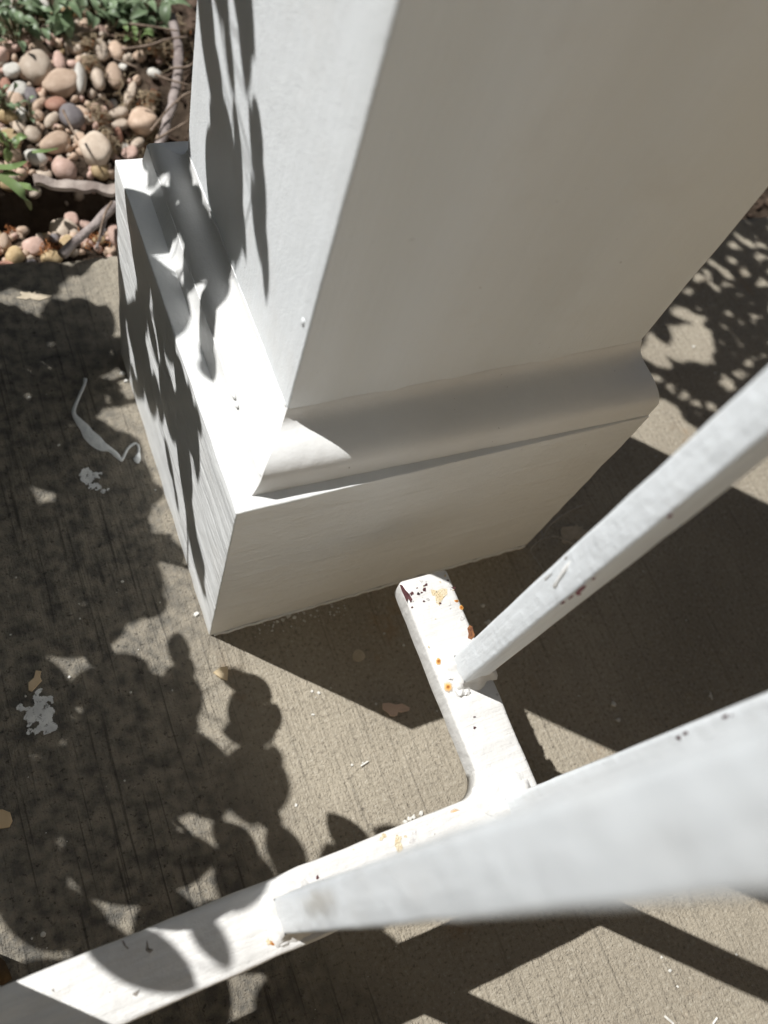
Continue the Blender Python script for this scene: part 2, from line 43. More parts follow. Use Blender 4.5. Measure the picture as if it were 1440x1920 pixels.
RAILMARKS = [["rust_spot",[[71.1,-74.7,91.1],[70.9,-75.5,91.1],[70.1,-75.9,91.1],[69.3,-76.1,91.1],[68.5,-76.3,91.1],[67.6,-76.4,91.1],[66.9,-76.0,91.1],[66.3,-75.5,91.1],[65.9,-74.9,91.1],[65.3,-74.3,91.1],[65.0,-73.6,91.1],[65.4,-72.9,91.1],[65.8,-72.2,91.1],[66.4,-71.7,91.1],[67.3,-71.5,91.1],[68.1,-71.4,91.1],[68.8,-71.5,91.1],[69.7,-71.5,91.1],[70.6,-71.8,91.1],[70.9,-72.6,91.1],[71.1,-73.3,91.1],[70.8,-74.0,91.1]]],["rust_spot",[[54.0,-119.6,91.1],[53.8,-120.1,91.1],[53.4,-120.5,91.1],[52.7,-120.6,91.1],[52.0,-120.9,91.1],[51.2,-120.9,91.1],[50.5,-120.6,91.1],[49.9,-120.1,91.1],[49.4,-119.6,91.1],[49.4,-119.0,91.1],[49.4,-118.4,91.1],[49.3,-117.9,91.1],[49.6,-117.4,91.1],[50.1,-117.0,91.1],[50.6,-116.6,91.1],[51.4,-116.4,91.1],[52.3,-116.5,91.1],[53.0,-116.9,91.1],[53.6,-117.4,91.1],[54.2,-117.9,91.1],[54.6,-118.5,91.1],[54.4,-119.1,91.1]]],["rust_spot",[[88.2,-45.1,91.1],[87.9,-45.6,91.1],[87.4,-45.9,91.1],[86.9,-45.7,91.1],[86.5,-45.5,91.1],[86.3,-45.0,91.1],[86.4,-44.6,91.1],[86.7,-44.1,91.1],[87.2,-43.9,91.1],[87.7,-43.8,91.1],[88.0,-44.3,91.1],[88.2,-44.6,91.1]]],["rust_spot",[[87.3,-41.9,91.1],[86.9,-42.1,91.1],[86.6,-42.4,91.1],[86.1,-42.3,91.1],[85.9,-42.0,91.1],[85.5,-41.7,91.1],[85.5,-41.4,91.1],[85.5,-40.9,91.1],[86.2,-41.0,91.1],[86.6,-41.1,91.1],[87.1,-41.2,91.1],[87.4,-41.6,91.1]]],["rust_spot",[[69.5,-63.3,91.1],[69.3,-63.7,91.1],[69.1,-64.3,91.1],[68.5,-64.4,91.1],[68.1,-64.2,91.1],[67.6,-64.2,91.1],[67.4,-63.7,91.1],[67.4,-63.2,91.1],[67.7,-62.7,91.1],[67.8,-62.3,91.1],[68.3,-62.1,91.1],[68.7,-61.5,91.1],[69.2,-61.5,91.1],[69.5,-62.0,91.1],[69.7,-62.4,91.1],[69.8,-62.9,91.1]]],["rust_spot",[[81.1,-63.5,91.1],[80.6,-63.7,91.1],[80.3,-63.9,91.1],[79.9,-64.1,91.1],[79.6,-63.8,91.1],[79.2,-63.6,91.1],[78.9,-63.3,91.1],[79.1,-62.8,91.1],[79.5,-62.6,91.1],[79.9,-62.7,91.1],[80.2,-62.5,91.1],[80.7,-62.3,91.1],[81.0,-62.6,91.1],[81.1,-63.0,91.1]]],["rust_spot",[[-23.4,-134.8,91.1],[-23.8,-135.0,91.1],[-24.2,-135.1,91.1],[-24.6,-135.1,91.1],[-25.1,-134.9,91.1],[-25.3,-134.6,91.1],[-25.8,-134.3,91.1],[-25.9,-133.8,91.1],[-25.4,-133.6,91.1],[-25.0,-133.5,91.1],[-24.6,-133.7,91.1],[-24.2,-133.7,91.1],[-23.7,-133.9,91.1],[-23.5,-134.3,91.1]]],["bare_patch",[[77.5,-33.7,91.1],[80.2,-34.9,91.1],[82.4,-34.6,91.1],[84.6,-35.5,91.1],[83.8,-37.7,91.1],[81.9,-38.6,91.1],[80.0,-40.0,91.1],[78.4,-41.5,91.1],[77.4,-39.7,91.1],[78.3,-37.1,91.1],[77.1,-36.3,91.1]]],["rust_patch",[[86.0,-53.9,91.1],[87.5,-52.9,91.1],[88.6,-53.7,91.1],[88.1,-55.9,91.1],[88.0,-57.8,91.1],[85.7,-59.0,91.1],[84.4,-57.9,91.1],[85.5,-56.1,91.1]]],["paint_chip",[[65.5,-28.0,91.1],[66.5,-28.5,91.1],[67.0,-30.9,91.1],[68.0,-33.1,91.1],[68.3,-36.1,91.1],[67.0,-36.7,91.1],[66.7,-34.7,91.1],[65.5,-35.8,91.1],[65.5,-33.4,91.1],[65.3,-30.9,91.1]]],["paint_chip",[[86.4,-35.3,91.1],[88.8,-35.7,91.1],[87.8,-36.9,91.1],[87.3,-36.2,91.1]]],["paint_chip",[[31.0,-116.9,91.1],[32.9,-116.6,91.1],[35.2,-117.3,91.1],[33.5,-117.8,91.1],[31.4,-117.7,91.1]]],["bare_patch",[[28.5,-120.9,91.1],[28.5,-121.6,91.1],[28.3,-122.9,91.1],[27.5,-123.3,91.1],[26.8,-123.4,91.1],[26.0,-123.4,91.1],[26.0,-122.2,91.1],[25.9,-121.6,91.1],[25.8,-121.0,91.1],[25.2,-120.5,91.1],[25.1,-119.6,91.1],[26.1,-119.2,91.1],[26.7,-119.0,91.1],[27.0,-118.2,91.1],[27.7,-117.5,91.1],[28.4,-117.5,91.1],[28.6,-118.4,91.1],[29.5,-118.4,91.1],[29.2,-119.5,91.1],[28.4,-120.3,91.1]]],["bare_patch",[[49.4,-123.5,91.1],[48.7,-123.7,91.1],[47.3,-123.5,91.1],[46.1,-123.2,91.1],[45.2,-123.1,91.1],[44.2,-122.6,91.1],[43.4,-122.2,91.1],[42.0,-121.9,91.1],[42.1,-121.4,91.1],[42.1,-121.1,91.1],[42.5,-120.9,91.1],[40.5,-119.7,91.1],[42.4,-120.2,91.1],[43.1,-120.2,91.1],[44.0,-120.3,91.1],[45.1,-120.6,91.1],[45.2,-121.4,91.1],[45.4,-121.6,91.1],[48.0,-122.1,91.1],[50.0,-123.0,91.1]]],["grey_patch",[[34.9,-121.8,91.1],[34.4,-122.6,91.1],[34.2,-124.1,91.1],[33.5,-124.0,91.1],[33.0,-124.2,91.1],[32.8,-123.3,91.1],[32.4,-123.4,91.1],[32.0,-123.7,91.1],[32.3,-122.7,91.1],[32.1,-122.4,91.1],[31.7,-122.2,91.1],[31.1,-121.7,91.1],[31.8,-120.7,91.1],[32.4,-120.1,91.1],[32.8,-119.5,91.1],[33.3,-119.2,91.1],[33.7,-118.8,91.1],[34.1,-118.6,91.1],[34.2,-119.1,91.1],[34.5,-119.2,91.1],[35.5,-118.4,91.1],[35.6,-119.2,91.1],[35.3,-120.2,91.1],[34.6,-121.1,91.1]]],["grey_patch",[[38.2,-118.4,91.1],[38.2,-118.7,91.1],[38.1,-119.3,91.1],[37.5,-119.4,91.1],[37.0,-118.8,91.1],[36.6,-118.7,91.1],[36.3,-118.3,91.1],[36.1,-118.0,91.1],[36.3,-117.7,91.1],[36.3,-117.3,91.1],[36.6,-117.0,91.1],[37.2,-117.0,91.1],[37.9,-116.7,91.1],[38.2,-117.3,91.1],[38.1,-117.8,91.1],[38.5,-118.1,91.1]]],["grey_patch",[[86.4,-49.7,91.1],[86.3,-50.0,91.1],[85.8,-50.1,91.1],[85.4,-50.3,91.1],[84.8,-50.3,91.1],[84.5,-49.9,91.1],[84.3,-49.5,91.1],[84.3,-49.0,91.1],[84.8,-48.8,91.1],[85.2,-48.7,91.1],[85.6,-48.3,91.1],[86.1,-48.7,91.1],[86.8,-48.8,91.1],[86.9,-49.3,91.1]]],["paint_chip",[[-3.3,-120.9,91.1],[-3.7,-121.2,91.1],[-4.0,-121.3,91.1],[-4.3,-121.2,91.1],[-4.6,-120.9,91.1],[-4.3,-120.5,91.1],[-4.2,-120.2,91.1],[-3.9,-120.1,91.1],[-3.5,-119.9,91.1],[-3.5,-120.5,91.1]]],["bare_patch",[[-25.0,-133.8,91.1],[-25.0,-134.4,91.1],[-25.5,-134.4,91.1],[-25.9,-134.4,91.1],[-26.3,-134.3,91.1],[-26.6,-134.0,91.1],[-26.3,-133.5,91.1],[-26.7,-133.1,91.1],[-26.5,-132.7,91.1],[-26.1,-132.5,91.1],[-25.7,-132.2,91.1],[-25.6,-133.0,91.1],[-25.3,-133.1,91.1],[-24.9,-133.4,91.1]]],["paint_chip",[[-7.8,-120.1,91.1],[-7.9,-120.3,91.1],[-8.2,-120.4,91.1],[-8.4,-120.2,91.1],[-8.4,-119.9,91.1],[-8.2,-119.7,91.1],[-7.9,-119.6,91.1],[-7.8,-119.9,91.1]]],["paint_chip",[[-2.0,-122.3,91.1],[-2.1,-122.6,91.1],[-2.4,-122.4,91.1],[-2.6,-122.3,91.1],[-2.7,-122.1,91.1],[-2.5,-121.9,91.1],[-2.2,-121.9,91.1],[-2.0,-122.1,91.1]]],["paint_chip",[[-6.3,-119.2,91.1],[-6.6,-119.3,91.1],[-6.8,-119.2,91.1],[-7.1,-119.1,91.1],[-7.2,-118.9,91.1],[-7.0,-118.8,91.1],[-6.7,-118.8,91.1],[-6.5,-119.0,91.1]]],["paint_chip",[[-23.4,-124.4,91.1],[-23.5,-124.9,91.1],[-23.7,-124.8,91.1],[-23.9,-124.6,91.1],[-23.8,-124.3,91.1],[-23.6,-124.1,91.1],[-23.4,-123.8,91.1],[-23.3,-124.1,91.1]]],["paint_chip",[[-24.1,-125.4,91.1],[-24.2,-125.8,91.1],[-24.4,-125.8,91.1],[-24.4,-125.5,91.1],[-24.6,-125.2,91.1],[-24.3,-124.9,91.1],[-24.1,-124.9,91.1],[-24.0,-125.0,91.1]]],["paint_chip",[[79.7,-35.5,91.1],[79.6,-35.8,91.1],[79.3,-35.9,91.1],[79.2,-35.6,91.1],[79.0,-35.3,91.1],[79.3,-35.1,91.1],[79.7,-34.9,91.1],[79.9,-35.3,91.1]]],["paint_chip",[[73.9,-34.1,91.1],[73.5,-34.3,91.1],[73.0,-34.3,91.1],[72.5,-34.1,91.1],[72.3,-33.6,91.1],[72.9,-33.5,91.1],[73.3,-33.5,91.1],[73.7,-33.7,91.1]]],["paint_chip",[[73.3,-37.8,91.1],[73.1,-38.1,91.1],[72.6,-38.0,91.1],[72.2,-37.8,91.1],[72.3,-37.5,91.1],[72.5,-37.3,91.1],[73.0,-37.3,91.1],[73.2,-37.6,91.1]]],["paint_chip",[[74.6,-88.3,91.1],[74.2,-88.4,91.1],[73.9,-88.3,91.1],[73.3,-88.2,91.1],[73.4,-87.9,91.1],[73.7,-87.8,91.1],[74.1,-87.9,91.1],[74.3,-88.0,91.1]]],["paint_chip",[[72.9,-92.1,91.1],[72.4,-92.2,91.1],[72.0,-92.4,91.1],[71.5,-92.2,91.1],[71.8,-91.7,91.1],[72.0,-91.3,91.1],[72.4,-91.6,91.1],[72.8,-91.7,91.1]]],["paint_chip",[[71.9,-115.3,91.1],[71.8,-115.7,91.1],[71.0,-115.8,91.1],[70.5,-115.2,91.1],[69.6,-114.9,91.1],[69.9,-114.6,91.1],[70.1,-114.4,91.1],[70.7,-114.3,91.1],[71.7,-114.5,91.1],[71.8,-115.0,91.1]]],["paint_chip",[[74.6,-118.2,91.1],[73.9,-118.2,91.1],[73.5,-118.0,91.1],[72.8,-117.9,91.1],[73.2,-117.7,91.1],[73.3,-117.4,91.1],[73.8,-117.4,91.1],[74.1,-117.7,91.1]]],["rust_spot",[[41.3,-119.5,91.1],[40.9,-119.7,91.1],[40.3,-119.8,91.1],[40.0,-119.4,91.1],[39.9,-119.0,91.1],[40.0,-118.5,91.1],[40.7,-119.0,91.1],[41.1,-119.1,91.1]]],["dirt_line",[[-69.5,-115.7,91.1],[-68.9,-116.0,91.1],[-68.6,-117.5,91.1],[-67.9,-118.8,91.1],[-68.4,-118.9,91.1],[-69.2,-117.4,91.1]]],["dirt_line",[[-62.2,-118.4,91.1],[-62.1,-119.4,91.1],[-62.8,-120.8,91.1],[-62.3,-122.2,91.1],[-61.0,-121.8,91.1],[-61.3,-122.2,91.1],[-62.4,-122.6,91.1],[-63.3,-121.3,91.1]]],["dirt_line",[[-76.0,-128.6,91.1],[-76.1,-128.9,91.1],[-76.5,-128.8,91.1],[-76.8,-128.6,91.1],[-76.9,-128.3,91.1],[-76.7,-128.2,91.1],[-76.3,-128.0,91.1],[-76.1,-128.4,91.1]]],["dirt_line",[[-91.3,-122.0,91.1],[-91.4,-122.3,91.1],[-91.8,-122.1,91.1],[-92.1,-122.0,91.1],[-92.0,-121.6,91.1],[-92.0,-121.2,91.1],[-91.6,-121.3,91.1],[-91.5,-121.7,91.1]]],["dirt_line",[[-69.8,-131.5,91.1],[-67.7,-131.2,91.1],[-68.7,-132.3,91.1],[-69.3,-132.7,91.1],[-70.2,-131.8,91.1]]],["paint_chip",[[73.5,-74.6,185.0],[73.5,-74.8,187.9],[73.5,-75.5,187.9],[73.5,-75.2,185.6]]],["paint_chip",[[73.5,-75.0,190.6],[73.5,-75.1,193.8],[73.5,-75.6,193.3],[73.5,-75.6,190.8]]],["paint_chip",[[73.5,-75.2,194.8],[73.5,-74.8,196.9],[73.5,-74.9,200.4],[73.5,-75.4,202.2],[73.5,-75.9,200.4],[73.5,-75.9,197.9],[73.5,-76.6,197.6],[73.5,-76.2,195.6]]],["paint_chip",[[73.5,-74.9,205.4],[73.5,-74.9,207.1],[73.5,-75.6,208.0],[73.5,-75.5,206.1]]],["grey_patch",[[73.5,-64.7,197.6],[73.5,-64.8,199.8],[73.5,-65.5,199.4],[73.5,-65.2,197.5]]],["grey_patch",[[73.5,-65.3,182.7],[73.5,-65.5,186.5],[73.5,-65.8,188.6],[73.5,-66.0,186.0],[73.5,-66.0,182.8]]],["drip",[[73.5,-68.8,185.5],[73.5,-68.2,189.6],[73.5,-66.8,195.9],[73.5,-66.6,200.4],[73.5,-68.2,196.7],[73.5,-69.1,190.6],[73.5,-70.2,187.1],[73.5,-69.8,185.2]]],["paint_chip",[[73.5,-74.7,246.0],[73.5,-74.6,247.7],[73.5,-75.5,248.2],[73.5,-75.4,246.3]]],["paint_chip",[[70.4,-121.9,212.8],[70.4,-121.8,215.1],[70.4,-123.1,214.5],[70.4,-122.5,213.2]]],["paint_chip",[[70.4,-121.6,216.6],[70.4,-121.5,218.6],[70.4,-122.3,218.4],[70.4,-122.2,216.6]]],["paint_chip",[[70.4,-121.3,233.5],[70.4,-121.3,235.9],[70.4,-122.1,235.6],[70.4,-122.0,233.6]]],["paint_chip",[[70.4,-121.8,236.5],[70.4,-121.8,237.5],[70.4,-122.3,237.1]]]]
COLMARKS = [["scuff",[[92.2,24.9,147.2],[95.5,24.9,147.2],[99.6,24.9,146.3],[99.6,24.9,145.2],[94.6,24.9,145.7]]],["nail_hole",[[167.3,7.5,143.6],[167.6,7.5,142.8],[167.2,7.5,142.6],[166.4,7.5,143.2],[165.6,7.5,144.2],[165.4,7.5,144.9],[165.8,7.5,145.1],[166.5,7.5,144.6]]],["scuff",[[98.6,9.0,126.8],[98.7,9.0,126.2],[98.4,9.0,126.0],[97.9,9.0,126.6],[97.4,9.0,127.3],[97.2,9.0,128.1],[97.6,9.0,128.0],[98.1,9.0,127.6]]]]
ROOT = [[99.3,427.1,12.0],[96.8,407.4,12.0],[93.2,385.7,12.0],[86.4,366.4,12.0],[78.4,347.7,12.0],[66.0,322.6,12.0],[54.7,301.7,12.0]]
ROOT2 = [[24.0,269.8,10.0],[20.5,266.8,10.0],[8.6,255.6,10.0],[-3.9,244.4,10.0],[-16.5,234.0,10.0]]
ROOT3 = [[15.6,263.9,6.0],[10.5,253.0,6.0],[4.5,240.5,6.0]]
BOARD = [[-19.8,285.5,30.0],[-11.4,282.2,30.0],[-0.6,279.0,30.0],[10.5,276.1,30.0],[18.7,273.2,30.0],[25.3,273.3,30.0]]
TWIGS = [[[66.9,411.7,18.0],[80.8,408.7,18.0],[96.7,404.1,18.0]],[[55.7,387.7,18.0],[74.4,391.0,18.0],[87.0,396.1,18.0],[101.9,398.2,18.0]],[[48.9,379.6,18.0],[54.9,375.4,18.0],[61.5,370.6,18.0]],[[70.7,364.2,18.0],[77.0,359.5,18.0],[90.0,352.8,18.0]],[[77.3,338.2,18.0],[84.2,344.4,18.0],[92.4,347.8,18.0]],[[55.3,315.3,18.0],[67.3,329.1,18.0],[77.5,339.2,18.0]],[[56.2,307.5,18.0],[71.1,316.2,18.0],[80.8,321.9,18.0]],[[7.9,336.5,18.0],[9.0,325.2,18.0],[10.9,311.7,18.0]],[[18.5,261.6,18.0],[12.1,252.6,18.0],[4.0,233.8,18.0]],[[81.7,369.1,18.0],[93.8,369.9,18.0],[101.3,376.1,18.0]]]
GRASSPTS = {"a":[-2.9,451.1,0.0],"b":[11.0,445.6,0.0],"c":[26.9,447.9,0.0],"d":[52.9,454.5,0.0],"e":[71.9,450.9,0.0],"f":[86.0,441.2,0.0],"g":[-21.4,365.5,-0.0],"h":[-27.3,332.8,0.0],"i":[-34.1,308.6,-0.0],"j":[-9.1,356.7,-0.0],"k":[73.1,420.0,-0.0],"l":[-3.1,425.3,0.0]}
STRAP = [[[-43.3,299.1,10.0],[-37.1,273.4,30.0],[-32.1,261.0,35.0],[-28.1,256.6,30.0],[-25.7,266.3,12.0]],[[-29.8,284.1,15.0],[-23.9,275.4,20.0],[-17.3,278.7,12.0]],[[-40.9,304.2,10.0],[-30.5,291.6,20.0],[-20.6,300.9,15.0]],[[-39.5,296.6,10.0],[-29.9,288.8,18.0],[-23.0,294.7,10.0]],[[-16.8,302.3,20.0],[-9.4,302.4,20.0],[-0.1,314.7,10.0]]]
LITTER = [[33.4,356.7,14],[71.2,378.8,16],[42.0,420.7,14],[38.2,400.4,10],[4.9,254.0,22],[-19.3,247.4,14],[67.1,356.8,16],[59.5,367.0,10],[33.2,335.6,10],[104.6,435.2,26],[87.8,414.1,22],[102.2,413.6,20],[63.7,337.8,16],[42.4,307.3,16],[-30.2,243.1,12],[-37.2,271.7,10]]
FIBRE = [[[199.3,14.4,4.0],[194.7,7.6,4.0],[191.5,0.3,6.0],[186.0,-2.5,5.0],[182.5,-5.0,3.0],[183.7,-11.8,3.0],[183.9,-17.6,4.0],[182.7,-20.4,2.0]],[[191.2,-0.3,6.0],[197.6,4.9,8.0],[209.5,9.2,7.0],[229.6,13.6,2.0]],[[188.1,-1.5,6.0],[195.0,-1.2,7.0],[201.8,-3.2,6.0],[210.6,-7.9,2.0]]]
CRUMBPILE = [[62.9,-112.6],[64.9,-112.5],[69.2,-112.3],[60.4,-113.2]]
